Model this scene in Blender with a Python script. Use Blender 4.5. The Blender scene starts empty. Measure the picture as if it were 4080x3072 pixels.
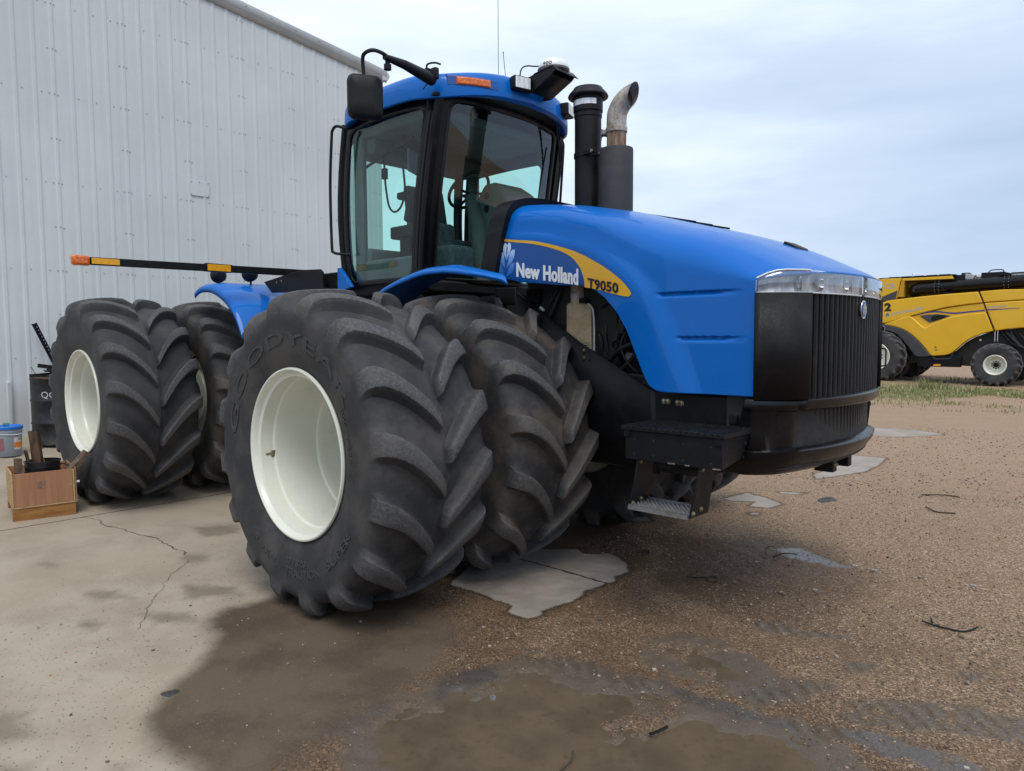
import bpy, bmesh, math, random
import numpy as np
from mathutils import Vector, Matrix, Euler

random.seed(7); rng = np.random.default_rng(7)
S = bpy.context.scene
COL = S.collection
PI = math.pi
R = math.radians

# ------------------------------------------------------------------ node helpers
def new_mat(name):
    m = bpy.data.materials.new(name); m.use_nodes = True
    nt = m.node_tree; nt.nodes.clear()
    return m, nt
def N(nt, typ, **kw):
    n = nt.nodes.new(typ)
    for k, v in kw.items():
        if k.startswith('i_'):
            key = k[2:].replace('_', ' ')
            n.inputs[key].default_value = v
        else: setattr(n, k, v)
    return n
def L(nt, a, b): nt.links.new(a, b)
def math_n(nt, op, a, b=None, c=None, clamp=False):
    n = nt.nodes.new('ShaderNodeMath'); n.operation = op; n.use_clamp = clamp
    for i, x in enumerate((a, b, c)):
        if x is None: continue
        if isinstance(x, (int, float)): n.inputs[i].default_value = x
        else: L(nt, x, n.inputs[i])
    return n.outputs[0]
def mixc(nt, fac, a, b, typ='MIX'):
    n = nt.nodes.new('ShaderNodeMix'); n.data_type = 'RGBA'; n.blend_type = typ
    for sock, x in ((n.inputs[0], fac), (n.inputs[6], a), (n.inputs[7], b)):
        if isinstance(x, (int, float)): sock.default_value = x
        elif isinstance(x, tuple): sock.default_value = (*x, 1) if len(x) == 3 else x
        else: L(nt, x, sock)
    return n.outputs[2]
def mixf(nt, fac, a, b):
    n = nt.nodes.new('ShaderNodeMix'); n.data_type = 'FLOAT'
    for sock, x in ((n.inputs[0], fac), (n.inputs[2], a), (n.inputs[3], b)):
        if isinstance(x, (int, float)): sock.default_value = x
        else: L(nt, x, sock)
    return n.outputs[0]
def sstep(nt, x, lo, hi):
    n = nt.nodes.new('ShaderNodeMapRange'); n.interpolation_type = 'SMOOTHSTEP'
    L(nt, x, n.inputs[0]); n.inputs[1].default_value = lo; n.inputs[2].default_value = hi
    return n.outputs[0]
def ramp(nt, x, stops):
    n = nt.nodes.new('ShaderNodeValToRGB'); e = n.color_ramp.elements
    while len(e) < len(stops): e.new(0.5)
    for k, (p, c) in enumerate(stops):
        e[k].position = p; e[k].color = (*c, 1) if len(c) == 3 else c
    L(nt, x, n.inputs[0]); return n.outputs[0]
def coords(nt, scale=(1, 1, 1), kind='Object'):
    t = nt.nodes.new('ShaderNodeTexCoord'); m = nt.nodes.new('ShaderNodeMapping')
    m.inputs['Scale'].default_value = scale
    L(nt, t.outputs[kind], m.inputs[0]); return m.outputs[0]
def noise(nt, v, scale, detail=4, rough=.55, out=0):
    n = nt.nodes.new('ShaderNodeTexNoise')
    n.inputs['Scale'].default_value = scale; n.inputs['Detail'].default_value = detail; n.inputs['Roughness'].default_value = rough
    L(nt, v, n.inputs['Vector']); return n.outputs[out]
def voro(nt, v, scale, feature='F1'):
    n = nt.nodes.new('ShaderNodeTexVoronoi'); n.feature = feature
    n.inputs['Scale'].default_value = scale; L(nt, v, n.inputs['Vector']); return n
def bump(nt, h, strength=.5, dist=.01, prev=None):
    n = nt.nodes.new('ShaderNodeBump'); n.inputs['Strength'].default_value = strength; n.inputs['Distance'].default_value = dist
    L(nt, h, n.inputs['Height'])
    if prev is not None: L(nt, prev, n.inputs['Normal'])
    return n.outputs[0]
def finish(nt, base, rough, metal=0, coat=0, normal=None, spec=.5, coat_rough=.05, **kw):
    p = nt.nodes.new('ShaderNodeBsdfPrincipled'); o = nt.nodes.new('ShaderNodeOutputMaterial')
    for key, x in (('Base Color', base), ('Roughness', rough), ('Metallic', metal), ('Coat Weight', coat), ('Specular IOR Level', spec), ('Coat Roughness', coat_rough)):
        if isinstance(x, (int, float)): p.inputs[key].default_value = x
        elif isinstance(x, tuple): p.inputs[key].default_value = (*x, 1)
        else: L(nt, x, p.inputs[key])
    for k, v in kw.items(): p.inputs[k.replace('_', ' ')].default_value = v
    if normal is not None: L(nt, normal, p.inputs['Normal'])
    L(nt, p.outputs[0], o.inputs[0]); return p
def surf(name, c1, c2=None, nscale=6, lo=.4, hi=.65, rough=.5, rough2=None, metal=0, coat=0, bmp=None, stretch=(1, 1, 1), spec=.5, fine=None, rust=None, **kw):
    """paint, rubber, plastic, wood ... : two tones broken up by noise, with bump and optional rust"""
    m, nt = new_mat(name); v = coords(nt, stretch)
    col = c1; rg = rough
    if c2 is not None:
        f = sstep(nt, noise(nt, v, nscale, 6, .6), lo, hi)
        col = mixc(nt, f, c1, c2)
        if rough2 is not None: rg = mixf(nt, f, rough, rough2)
    if fine:
        f2 = sstep(nt, noise(nt, v, fine[0], 3, .7), .5, .75); col = mixc(nt, math_n(nt, 'MULTIPLY', f2, fine[1]), col, fine[2])
    if rust:
        f3 = sstep(nt, noise(nt, v, rust[0], 6, .7), rust[1], rust[1] + .04); col = mixc(nt, f3, col, rust[2])
    nm = None
    if bmp: nm = bump(nt, noise(nt, v, bmp[0], 4, .6), bmp[1], bmp[2])
    finish(nt, col, rg, metal, coat, nm, spec, **kw)
    return m

# ------------------------------------------------------------------ mesh helpers
class MB:
    def __init__(s): s.v = []; s.f = []; s.mi = []; s.cur = 0
    def add(s, vs, fs):
        o = len(s.v); s.v += [tuple(map(float, p)) for p in vs]
        for f in fs: s.f.append(tuple(i + o for i in f)); s.mi.append(s.cur)
        return s
    def box(s, c, d, rot=None):
        hx, hy, hz = d[0] / 2, d[1] / 2, d[2] / 2
        P = [Vector((x, y, z)) for x in (-hx, hx) for y in (-hy, hy) for z in (-hz, hz)]
        if rot is not None: P = [rot @ p for p in P]
        P = [p + Vector(c) for p in P]
        return s.add(P, [(0, 1, 3, 2), (4, 6, 7, 5), (0, 4, 5, 1), (2, 3, 7, 6), (0, 2, 6, 4), (1, 5, 7, 3)])
    def bb(s, x0, x1, y0, y1, z0, z1): return s.box(((x0 + x1) / 2, (y0 + y1) / 2, (z0 + z1) / 2), (abs(x1 - x0), abs(y1 - y0), abs(z1 - z0)))
    def prism(s, pts, ax, d0, d1):
        """polygon in the plane normal to ax, extruded from d0 to d1"""
        def P(a, b, d): return {'y': (a, d, b), 'x': (d, a, b), 'z': (a, b, d)}[ax]
        ar = sum(pts[i][0] * pts[(i + 1) % len(pts)][1] - pts[(i + 1) % len(pts)][0] * pts[i][1] for i in range(len(pts)))
        if ar < 0: pts = pts[::-1]
        n = len(pts)
        vs = [P(a, b, d0) for a, b in pts] + [P(a, b, d1) for a, b in pts]
        fl = (d1 > d0) != (ax == 'y')
        fs = [tuple(range(n))[::-1] if fl else tuple(range(n)), tuple(range(n, 2 * n)) if fl else tuple(range(n, 2 * n))[::-1]]
        for i in range(n):
            q = (i, (i + 1) % n, n + (i + 1) % n, n + i); fs.append(q if fl else q[::-1])
        return s.add(vs, fs)
    def tube(s, path, r, n=10, cap=True):
        P = [Vector(p) for p in path]; rs = r if isinstance(r, (list, tuple)) else [r] * len(P)
        T = []
        for i in range(len(P)):
            a = P[max(0, i - 1)]; b = P[min(len(P) - 1, i + 1)]; T.append((b - a).normalized())
        up = Vector((0, 0, 1)) if abs(T[0].z) < .9 else Vector((1, 0, 0))
        u = T[0].cross(up).normalized(); vs = []
        for i, p in enumerate(P):
            u = (u - T[i] * u.dot(T[i])).normalized(); w = T[i].cross(u)
            for k in range(n):
                a = 2 * PI * k / n; vs.append(p + (u * math.cos(a) + w * math.sin(a)) * rs[i])
        fs = [(i * n + k, i * n + (k + 1) % n, (i + 1) * n + (k + 1) % n, (i + 1) * n + k) for i in range(len(P) - 1) for k in range(n)]
        if cap: fs += [tuple(range(n))[::-1], tuple((len(P) - 1) * n + k for k in range(n))]
        return s.add(vs, fs)
    def lathe(s, prof, o, ax='z', n=32, closed=False):
        """prof: (radius, height along ax); revolved about ax through o"""
        vs = []
        for r, h in prof:
            for k in range(n):
                a = 2 * PI * k / n; c, d = r * math.cos(a), r * math.sin(a)
                vs.append({'z': (o[0] + c, o[1] + d, o[2] + h), 'y': (o[0] + d, o[1] + h, o[2] + c), 'x': (o[0] + h, o[1] + c, o[2] + d)}[ax])
        m = len(prof); fs = []
        for i in range(m - 1 + (1 if closed else 0)):
            j = (i + 1) % m
            fs += [(i * n + k, i * n + (k + 1) % n, j * n + (k + 1) % n, j * n + k) for k in range(n)]
        return s.add(vs, fs)
    def disc(s, c, r, ax, h, n=16):
        return s.lathe([(0.0005, 0), (r, 0), (r, h), (0.0005, h)], c, ax, n)
    def hexbolt(s, c, r, ax, h, sgn=1):
        s.lathe([(r * 1.35, 0), (r * 1.35, sgn * h * .25), (r * .98, sgn * h * .25)], c, ax, 14)
        return s.lathe([(r, sgn * h * .25), (r, sgn * h), (r * .75, sgn * h * 1.12), (.0005, sgn * h * 1.12)], c, ax, 6)
    def grid(s, P, cu=False, cv=False, flip=False):
        P = np.asarray(P); a, b = P.shape[:2]; fs = []
        for i in range(a if cu else a - 1):
            for j in range(b if cv else b - 1):
                q = (i * b + j, ((i + 1) % a) * b + j, ((i + 1) % a) * b + (j + 1) % b, i * b + (j + 1) % b)
                fs.append(q[::-1] if flip else q)
        return s.add(P.reshape(-1, 3), fs)

ORG = {}
def setp(o, label=None, cat=None, kind=None, group=None):
    if label: o['label'] = label
    if cat: o['category'] = cat
    if kind: o['kind'] = kind
    if group: o['group'] = group
def thing(name, label, cat, loc=(0, 0, 0), group=None):
    o = bpy.data.objects.new(name, None); COL.objects.link(o); o.location = loc; o.empty_display_size = .2
    ORG[o] = Vector(loc); setp(o, label, cat, None, group); return o
def obj(name, mb, mats, parent=None, loc=None, ang=38, bevel=0, seg=2, solid=0, off=-1, label=None, cat=None, kind=None, group=None, smooth=True):
    org = ORG[parent] if parent is not None else Vector(loc or (0, 0, 0))
    me = bpy.data.meshes.new(name)
    V = np.asarray(mb.v, dtype=float) - np.array(org)
    me.from_pydata(V.tolist(), [], mb.f)
    mats = mats if isinstance(mats, (list, tuple)) else [mats]
    for m in mats: me.materials.append(m)
    if len(mats) > 1: me.polygons.foreach_set('material_index', mb.mi)
    me.update()
    if smooth:
        me.shade_smooth()
        if ang < 180: me.set_sharp_from_angle(angle=R(ang))
    o = bpy.data.objects.new(name, me); COL.objects.link(o)
    if parent is not None: o.parent = parent
    else: o.location = org
    ORG[o] = org
    if solid:
        md = o.modifiers.new('solid', 'SOLIDIFY'); md.thickness = solid; md.offset = off; md.use_even_offset = False
    if bevel:
        md = o.modifiers.new('bevel', 'BEVEL'); md.width = bevel; md.segments = seg; md.limit_method = 'ANGLE'; md.angle_limit = R(35)
    setp(o, label, cat, kind, group); return o
def pieces(mb):
    """split a mesh into its loose pieces"""
    par = list(range(len(mb.v)))
    def fd(i):
        while par[i] != i: par[i] = par[par[i]]; i = par[i]
        return i
    for f in mb.f:
        for i in f[1:]: par[fd(i)] = fd(f[0])
    g = {}
    for f in mb.f: g.setdefault(fd(f[0]), []).append(f)
    for fs in g.values():
        ids = sorted({i for f in fs for i in f}); mp = {i: k for k, i in enumerate(ids)}; o = MB(); o.add([mb.v[i] for i in ids], [tuple(mp[i] for i in f) for f in fs]); yield o
SINGLE = ('patch_rivet', 'bolt_hole', 'divider', 'safety_label', 'latch', 'rust_spot', 'chipped_paint', 'wheel_nut', 'flange_bolt', 'rivet', 'vent_slot', 'air_vent', 'lever_knob', 'tow_bracket', 'gas_strut', 'drain_hole', 'receiver_bolt', 'bracket_bolt', 'mirror_screw')
def part(parent, name, mb, mats, **kw):
    if name in SINGLE:
        r = None
        for q in pieces(mb): r = obj(name, q, mats, parent, **kw)
        return r
    return obj(name, mb, mats, parent, **kw)

def text_geo(s, bold=0.0, italic=0, space=1.0, res=3, cuts=0):
    """outline of a string as flat triangles: x runs along the line, cap height is 1; width is returned"""
    c = bpy.data.curves.new('txt', 'FONT'); c.body = s; c.size = 1; c.offset = bold; c.resolution_u = res; c.space_character = space
    c.shear = italic
    o = bpy.data.objects.new('txt', c); COL.objects.link(o)
    bpy.context.view_layer.update()
    me = bpy.data.meshes.new_from_object(o)
    if cuts:
        bm = bmesh.new(); bm.from_mesh(me); bmesh.ops.triangulate(bm, faces=bm.faces); bmesh.ops.subdivide_edges(bm, edges=bm.edges, cuts=cuts, use_grid_fill=True); bm.to_mesh(me); bm.free()
    V = np.array([v.co[:] for v in me.vertices]); F = [tuple(p.vertices) for p in me.polygons]
    bpy.data.objects.remove(o); bpy.data.curves.remove(c); bpy.data.meshes.remove(me)
    h = .727; V = V / h
    V[:, 0] -= V[:, 0].min()
    return V, F, V[:, 0].max()
def text_mb(s, fn, bold=0.0, depth=None, **kw):
    kw.setdefault('space', 1.0 + bold * 1.6)
    """fn(u in 0..1 along the line, v in cap heights, d = 0 or 1) -> world point"""
    V, F, w = text_geo(s, bold, **kw); mb = MB()
    top = [fn(x / w, y, 1) for x, y, z in V]
    n = len(top)
    if depth is None: mb.add(top, F); return mb
    bot = [fn(x / w, y, 0) for x, y, z in V]
    ed = {}
    for f in F:
        for i in range(len(f)):
            e = (f[i], f[(i + 1) % len(f)]); ed[e] = ed.get(e, 0) + 1
    side = [(a, b, b + n, a + n)[::-1] for (a, b) in ed if (b, a) not in ed]
    mb.add(top + bot, F + side); return mb
def bez(pts, n=8):
    """smooth curve (Catmull-Rom) through pts"""
    P = [np.array(p, float) for p in pts]; out = []
    for i in range(len(P) - 1):
        p0 = P[max(0, i - 1)]; p1 = P[i]; p2 = P[i + 1]; p3 = P[min(len(P) - 1, i + 2)]
        for k in range(n):
            t = k / n
            out.append(.5 * (2 * p1 + (p2 - p0) * t + (2 * p0 - 5 * p1 + 4 * p2 - p3) * t * t + (3 * p1 - p0 - 3 * p2 + p3) * t ** 3))
    out.append(P[-1]); return [tuple(p) for p in out]
def sm(t): t = np.clip(t, 0, 1); return t * t * (3 - 2 * t)
def copy_part(o, parent, loc=None):
    c = o.copy(); COL.objects.link(c); c.parent = parent
    if loc is not None: c.location = loc
    return c

# ------------------------------------------------------------------ materials
M = {}
M['blue'] = surf('blue paint', (.0, .126, .492), (.0, .133, .508), 2.5, rough=.36, rough2=.42, coat=.36, coat_rough=.03, spec=.12, fine=(160, .06, (.10, .2, .45)))
M['decal_blue'] = surf('decal blue', (.0, .070, .290), rough=.32, coat=.2)
M['yellow_decal'] = surf('yellow decal', (.80, .42, .008), rough=.35, coat=.3)
M['white_decal'] = surf('white decal', (.78, .80, .82), rough=.4)
m, nt = new_mat('printed leaf'); sz_ = N(nt, 'ShaderNodeSeparateXYZ'); L(nt, coords(nt), sz_.inputs[0])
finish(nt, ramp(nt, sstep(nt, sz_.outputs[2], 2.27, 2.50), [(0, (.02, .16, .50)), (.5, (.16, .36, .74)), (1, (.66, .78, .93))]), .35); M['leaf_decal'] = m
M['black_decal'] = surf('black decal', (.012, .012, .014), rough=.4)
M['black'] = surf('black frame paint', (.006, .007, .009), (.014, .014, .015), 9, .45, .75, rough=.42, rough2=.6, spec=.22, bmp=(40, .08, .004), fine=(220, .25, (.05, .046, .043)))
M['black_gloss'] = surf('glossy black plastic', (.004, .004, .005), (.010, .010, .011), 7, .5, .8, rough=.28, rough2=.5, coat=.06, spec=.3, bmp=(18, .03, .004))
M['black_satin'] = surf('satin black', (.006, .007, .009), (.011, .011, .012), 6, rough=.45, rough2=.55, spec=.25, fine=(90, .15, (.03, .03, .03)))
M['mesh'] = None
M['rubber'] = surf('rubber seal', (.010, .010, .011), rough=.6)
M['cream'] = surf('cream rim paint', (.76, .76, .66), (.68, .67, .55), 3.5, .5, .75, rough=.30, rough2=.45, coat=.3, fine=(70, .10, (.40, .32, .2)), rust=(9, .70, (.30, .17, .07)))
M['chrome'] = surf('chrome', (.75, .76, .78), rough=.12, metal=1)
M['zinc'] = surf('zinc bolt', (.42, .38, .27), (.25, .22, .16), 40, rough=.38, metal=.9)
M['alu'] = surf('cast aluminium step', (.33, .33, .32), (.22, .216, .205), 25, rough=.42, rough2=.6, metal=.7)
M['grey_plastic'] = surf('grey plastic', (.10, .105, .11), rough=.5)
M['cab_grey'] = surf('cab trim', (.11, .112, .114), (.14, .139, .135), 5, rough=.75)
M['seat'] = surf('seat fabric', (.075, .08, .09), (.12, .125, .14), 18, rough=.9, bmp=(120, .2, .004))
M['dark'] = surf('dark engine parts', (.010, .010, .010), (.030, .027, .024), 14, rough=.6, rough2=.8, bmp=(30, .3, .01))
M['hose'] = surf('rubber hose', (.016, .016, .017), (.05, .046, .042), 12, .5, .8, rough=.6, rough2=.8)
M['amber'] = None
M['reservoir'] = surf('stained translucent plastic', (.62, .50, .30), (.45, .33, .17), 5, .4, .75, rough=.42, fine=(30, .35, (.22, .15, .08)), Subsurface_Weight=.0)
M['label'] = surf('paper label', (.62, .60, .55), (.5, .47, .42), 20, rough=.7)
M['orange_label'] = surf('orange label', (.75, .20, .02), rough=.6)
M['concrete_metal'] = None
M['muffler'] = surf('heat dulled muffler', (.030, .030, .032), (.045, .044, .045), 5, rough=.7, bmp=(60, .1, .003))
M['pipe_steel'] = surf('weathered exhaust steel', (.44, .40, .35), (.20, .145, .10), 9, .40, .68, rough=.45, rough2=.75, metal=.35, fine=(60, .7, (.07, .045, .03)), stretch=(1, 1, .6))
M['pipe_rust'] = surf('rusty pipe', (.16, .095, .055), (.30, .22, .16), 12, .4, .6, rough=.75, metal=.2, stretch=(2, 2, .4))
M['white_plastic'] = surf('white plastic', (.78, .79, .79), rough=.35, coat=.2)
M['stencil'] = surf('grey stencil', (.10, .10, .09), rough=.7)
M['yellow'] = surf('yellow harvester paint', (.76, .435, .008), (.73, .41, .007), 1.5, rough=.35, rough2=.42, coat=.4)
M['yellow_dark'] = surf('yellow inner panel', (.50, .28, .008), rough=.6)
M['stripe_blue'] = surf('navy stripe', (.035, .045, .22), rough=.4)
M['silver_letter'] = surf('silver lettering', (.42, .42, .38), rough=.4)
M['fender_grey'] = surf('grey plastic fender', (.045, .047, .052), (.06, .06, .064), 4, rough=.65)
M['galv'] = surf('galvanised sheet', (.55, .56, .56), (.40, .41, .42), 9, rough=.35, metal=.7)
M['bright_label'] = surf('amber reflector tape', (.86, .40, .004), (.80, .34, .004), 40, rough=.35, coat=.2)
M['wood_box'] = surf('plywood face', (.38, .185, .095), (.30, .14, .07), 4, .35, .65, rough=.6, stretch=(9, 9, .35), fine=(60, .35, (.48, .27, .15)))
M['wood_edge'] = surf('pale plywood edge', (.52, .36, .17), (.34, .21, .10), 14, rough=.75, stretch=(1, 1, 6))
M['wood_pine'] = surf('varnished pine board', (.36, .17, .045), (.24, .10, .025), 3, .35, .65, rough=.5, stretch=(3, 1.1, 7))
M['wood_old'] = surf('weathered timber', (.17, .115, .07), (.085, .052, .032), 5, .35, .65, rough=.85, stretch=(2, 2, 2), bmp=(30, .5, .006))
M['wood_brown'] = surf('rotten brown timber', (.12, .065, .034), (.045, .022, .014), 6, .4, .62, rough=.85, stretch=(3, 3, .6), bmp=(25, .6, .01))
M['wood_yellow'] = surf('fresh pine', (.55, .34, .12), (.45, .25, .08), 5, rough=.7, stretch=(1, 4, 1))
M['bucket_grey'] = surf('grey bucket plastic', (.27, .31, .35), (.24, .275, .31), 5, rough=.4)
M['lid_blue'] = surf('blue lid plastic', (.012, .17, .62), rough=.4)
M['bucket_black'] = surf('black bucket plastic', (.012, .012, .014), (.03, .03, .03), 10, .5, .8, rough=.35)
M['drum'] = surf('black drum paint', (.010, .011, .013), (.032, .031, .030), 6, .45, .7, rough=.40, rough2=.65, rust=(7, .70, (.10, .055, .03)), bmp=(12, .12, .01))
M['scrap'] = surf('scrap steel', (.018, .018, .019), (.07, .05, .035), 15, .5, .8, rough=.5, metal=.4)
M['chalk'] = surf('white chalk', (.65, .66, .66), rough=.8)
M['stone'] = None
M['twig'] = surf('dry twig', (.06, .042, .028), rough=.9)
M['trim'] = surf('white roof trim', (.52, .535, .54), (.46, .475, .48), 2, rough=.4)
M['screw'] = surf('screw heads', (.30, .31, .32), rough=.5, metal=.3)

def rubber_mat(name, dust, amount):
    m, nt = new_mat(name); v = coords(nt)
    n1 = noise(nt, v, 3.0, 5, .6); n2 = noise(nt, v, 26, 5, .7); n3 = noise(nt, v, 140, 3, .7)
    c = mixc(nt, sstep(nt, n1, .38, .66), (.030, .031, .034), (.052, .050, .051))
    c = mixc(nt, math_n(nt, 'MULTIPLY', sstep(nt, math_n(nt, 'ADD', n1, math_n(nt, 'MULTIPLY', n2, .5)), .66, .95), amount), c, dust)
    c = mixc(nt, math_n(nt, 'MULTIPLY', sstep(nt, n3, .58, .72), .30), c, (.11, .105, .10))
    at = N(nt, 'ShaderNodeAttribute', attribute_name='lugtop')
    sc = sstep(nt, noise(nt, v, 55, 4, .75), .38, .68)
    c = mixc(nt, math_n(nt, 'MULTIPLY', at.outputs['Fac'], mixf(nt, sc, .22, .90)), c, (.112, .108, .107))
    vc = coords(nt, (1, .1, 1)); st = sstep(nt, noise(nt, vc, 45, 2, .5), .60, .72)
    c = mixc(nt, math_n(nt, 'MULTIPLY', st, .12), c, (.10, .10, .10))
    b = bump(nt, n3, .25, .003, bump(nt, n2, .25, .006))
    finish(nt, c, mixf(nt, n2, .55, .82), normal=b, spec=.35); return m
M['tyre_worn'] = rubber_mat('worn tyre rubber', (.085, .078, .070), .55)
M['tyre_dusty'] = rubber_mat('dusty tyre rubber', (.100, .080, .060), .75)
M['tyre_dark'] = rubber_mat('dark tyre rubber', (.060, .058, .056), .45)
M['tyre_mark'] = surf('raised tyre lettering', (.043, .043, .045), (.062, .060, .058), 25, rough=.75)

def perforated():
    m, nt = new_mat('perforated black mesh'); v = coords(nt)
    vo = voro(nt, v, 190); h = sstep(nt, vo.outputs['Distance'], .25, .42)
    w = noise(nt, v, 7, 4)
    c = mixc(nt, h, (.003, .003, .004), mixc(nt, sstep(nt, w, .45, .7), (.008, .008, .009), (.018, .017, .016)))
    finish(nt, c, .5, spec=.25, normal=bump(nt, h, .5, .002)); return m
M['mesh'] = perforated()
def amber():
    m, nt = new_mat('amber lens'); v = coords(nt)
    vo = voro(nt, v, 38); c = mixc(nt, sstep(nt, vo.outputs['Distance'], .1, .6), (.85, .20, .004), (.62, .11, .002))
    finish(nt, c, .15, coat=.6, normal=bump(nt, vo.outputs['Distance'], .4, .004)); return m
M['amber'] = amber()
def glass(name, tint, refl=1.0, rough=0.0):
    m, nt = new_mat(name)
    t = N(nt, 'ShaderNodeBsdfTransparent'); t.inputs[0].default_value = (*tint, 1)
    g = N(nt, 'ShaderNodeBsdfGlossy'); g.inputs['Roughness'].default_value = rough; g.inputs[0].default_value = (.92, .96, 1, 1)
    gm = N(nt, 'ShaderNodeNewGeometry'); dt = N(nt, 'ShaderNodeVectorMath', operation='DOT_PRODUCT'); L(nt, gm.outputs['Normal'], dt.inputs[0]); L(nt, gm.outputs['Incoming'], dt.inputs[1])
    k1 = math_n(nt, 'SUBTRACT', 1.0, math_n(nt, 'ABSOLUTE', dt.outputs['Value'])); fr = math_n(nt, 'ADD', math_n(nt, 'MULTIPLY', math_n(nt, 'POWER', k1, 5.0), .92), .08)
    mx = N(nt, 'ShaderNodeMixShader'); o = N(nt, 'ShaderNodeOutputMaterial')
    L(nt, math_n(nt, 'MULTIPLY', fr, refl, clamp=True), mx.inputs[0]); L(nt, t.outputs[0], mx.inputs[1]); L(nt, g.outputs[0], mx.inputs[2])
    L(nt, mx.outputs[0], o.inputs[0]); return m
M['glass'] = glass('green tinted cab glass', (.66, .88, .83))
M['lens'] = glass('clear lamp lens', (.93, .94, .95), 1.2, .02)
def lamp_in():
    m, nt = new_mat('fluted reflector'); v = coords(nt, (1, 1, .25))
    n = noise(nt, v, 30, 2)
    c = mixc(nt, sstep(nt, n, .4, .6), (.94, .95, .95), (.70, .71, .72))
    finish(nt, c, .28, metal=.12, normal=bump(nt, n, .5, .01)); return m
M['reflector'] = lamp_in()
# ------------------------------------------------------------------ camera, light, sky
cam = bpy.data.cameras.new('camera'); camo = bpy.data.objects.new('camera', cam); COL.objects.link(camo)
S.camera = camo
A = R(47.0); PITCH = R(3.93); ROLL = R(0.3); PHI = PI - A
fw0 = Vector((math.cos(PHI), math.sin(PHI), 0)); r0 = Vector((math.sin(PHI), -math.cos(PHI), 0)); u0 = Vector((0, 0, 1))
fw = fw0 * math.cos(PITCH) - u0 * math.sin(PITCH); up = u0 * math.cos(PITCH) + fw0 * math.sin(PITCH)
rt = r0 * math.cos(ROLL) - up * math.sin(ROLL); up = up * math.cos(ROLL) + r0 * math.sin(ROLL)
mw = Matrix((rt, up, -fw)).transposed().to_4x4(); mw.translation = (4.0895, -4.884, 1.820)
camo.matrix_world = mw
cam.sensor_width = 36; cam.lens = 36 * 2866 / 4080; cam.clip_end = 2000; cam.clip_start = .05

SUN_EL, SUN_AZ = R(58), R(-38)          # azimuth counted from +X towards +Y
sd = Vector((math.cos(SUN_EL) * math.cos(SUN_AZ), math.cos(SUN_EL) * math.sin(SUN_AZ), math.sin(SUN_EL)))
sl = bpy.data.lights.new('sun', 'SUN'); so = bpy.data.objects.new('sun', sl); COL.objects.link(so)
sl.energy = 1.5; sl.angle = R(28); sl.color = (1, .96, .9)
so.rotation_euler = sd.to_track_quat('Z', 'Y').to_euler(); so.location = (0, 0, 30)

W = bpy.data.worlds.new('World'); S.world = W; W.use_nodes = True
nt = W.node_tree; nt.nodes.clear()
sky = N(nt, 'ShaderNodeTexSky'); sky.sky_type = 'NISHITA'; sky.sun_disc = False
sky.sun_elevation = SUN_EL; sky.sun_rotation = PI / 2 - SUN_AZ
tc = N(nt, 'ShaderNodeTexCoord'); mp = N(nt, 'ShaderNodeMapping'); mp.inputs['Scale'].default_value = (1, 1, 4.2)
L(nt, tc.outputs['Generated'], mp.inputs[0]); v = mp.outputs[0]
n1 = noise(nt, v, 1.5, 5, .5); n2 = noise(nt, v, 4.0, 6, .55)
sep = N(nt, 'ShaderNodeSeparateXYZ'); L(nt, tc.outputs['Generated'], sep.inputs[0])
# a bank of darker cloud low down towards +Y (right of the yard), brighter cloud towards -X and overhead
bank = math_n(nt, 'MULTIPLY', sstep(nt, sep.outputs[0], -1.0, .25), sstep(nt, math_n(nt, 'MULTIPLY', sep.outputs[2], -1), -.80, -.02))
dens = math_n(nt, 'ADD', math_n(nt, 'ADD', math_n(nt, 'MULTIPLY', n1, .75), math_n(nt, 'MULTIPLY', n2, .28)), math_n(nt, 'MULTIPLY', bank, .40))
cl = ramp(nt, dens, [(.38, (.84, .89, .95)), (.55, (.68, .77, .88)), (.72, (.50, .60, .74)), (.95, (.38, .48, .63))])
sc = N(nt, 'ShaderNodeVectorMath', operation='SCALE'); L(nt, cl, sc.inputs[0]); sc.inputs['Scale'].default_value = 12.6
both = mixc(nt, .93, sky.outputs[0], sc.outputs[0])
bg = N(nt, 'ShaderNodeBackground'); bg.inputs[1].default_value = .1; L(nt, both, bg.inputs[0])
ow = N(nt, 'ShaderNodeOutputWorld'); L(nt, bg.outputs[0], ow.inputs[0])
S.view_settings.view_transform = 'Standard'; S.view_settings.look = 'None'; S.view_settings.exposure = 0.14; S.view_settings.gamma = 1
S.cycles.max_bounces = 8; S.cycles.transparent_max_bounces = 16; S.cycles.use_denoising = True

# ------------------------------------------------------------------ ground
def gz(x):
    x = np.asarray(x, float); return .002355 * np.clip(-x, 0, 7.6) ** 2.6 - .022 * sm(-x / 3) * sm((6.2 + x) / 1.8) + .045 * sm((-x - 4.3) / 2)
def sd_poly(P, poly):
    """signed distance to a polygon, positive inside"""
    Q = np.array(poly, float); d = np.full(len(P), 1e9); ins = np.zeros(len(P), bool)
    for i in range(len(Q)):
        a = Q[i]; b = Q[(i + 1) % len(Q)]; e = b - a; w = P - a
        t = np.clip((w @ e) / max(e @ e, 1e-9), 0, 1); q = w - t[:, None] * e
        d = np.minimum(d, (q ** 2).sum(1))
        c = ((a[1] > P[:, 1]) != (b[1] > P[:, 1]))
        with np.errstate(divide='ignore', invalid='ignore'):
            xi = (b[0] - a[0]) * (P[:, 1] - a[1]) / (b[1] - a[1]) + a[0]
        ins ^= c & (P[:, 0] < xi)
    d = np.sqrt(d); return np.where(ins, d, -d)
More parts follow.
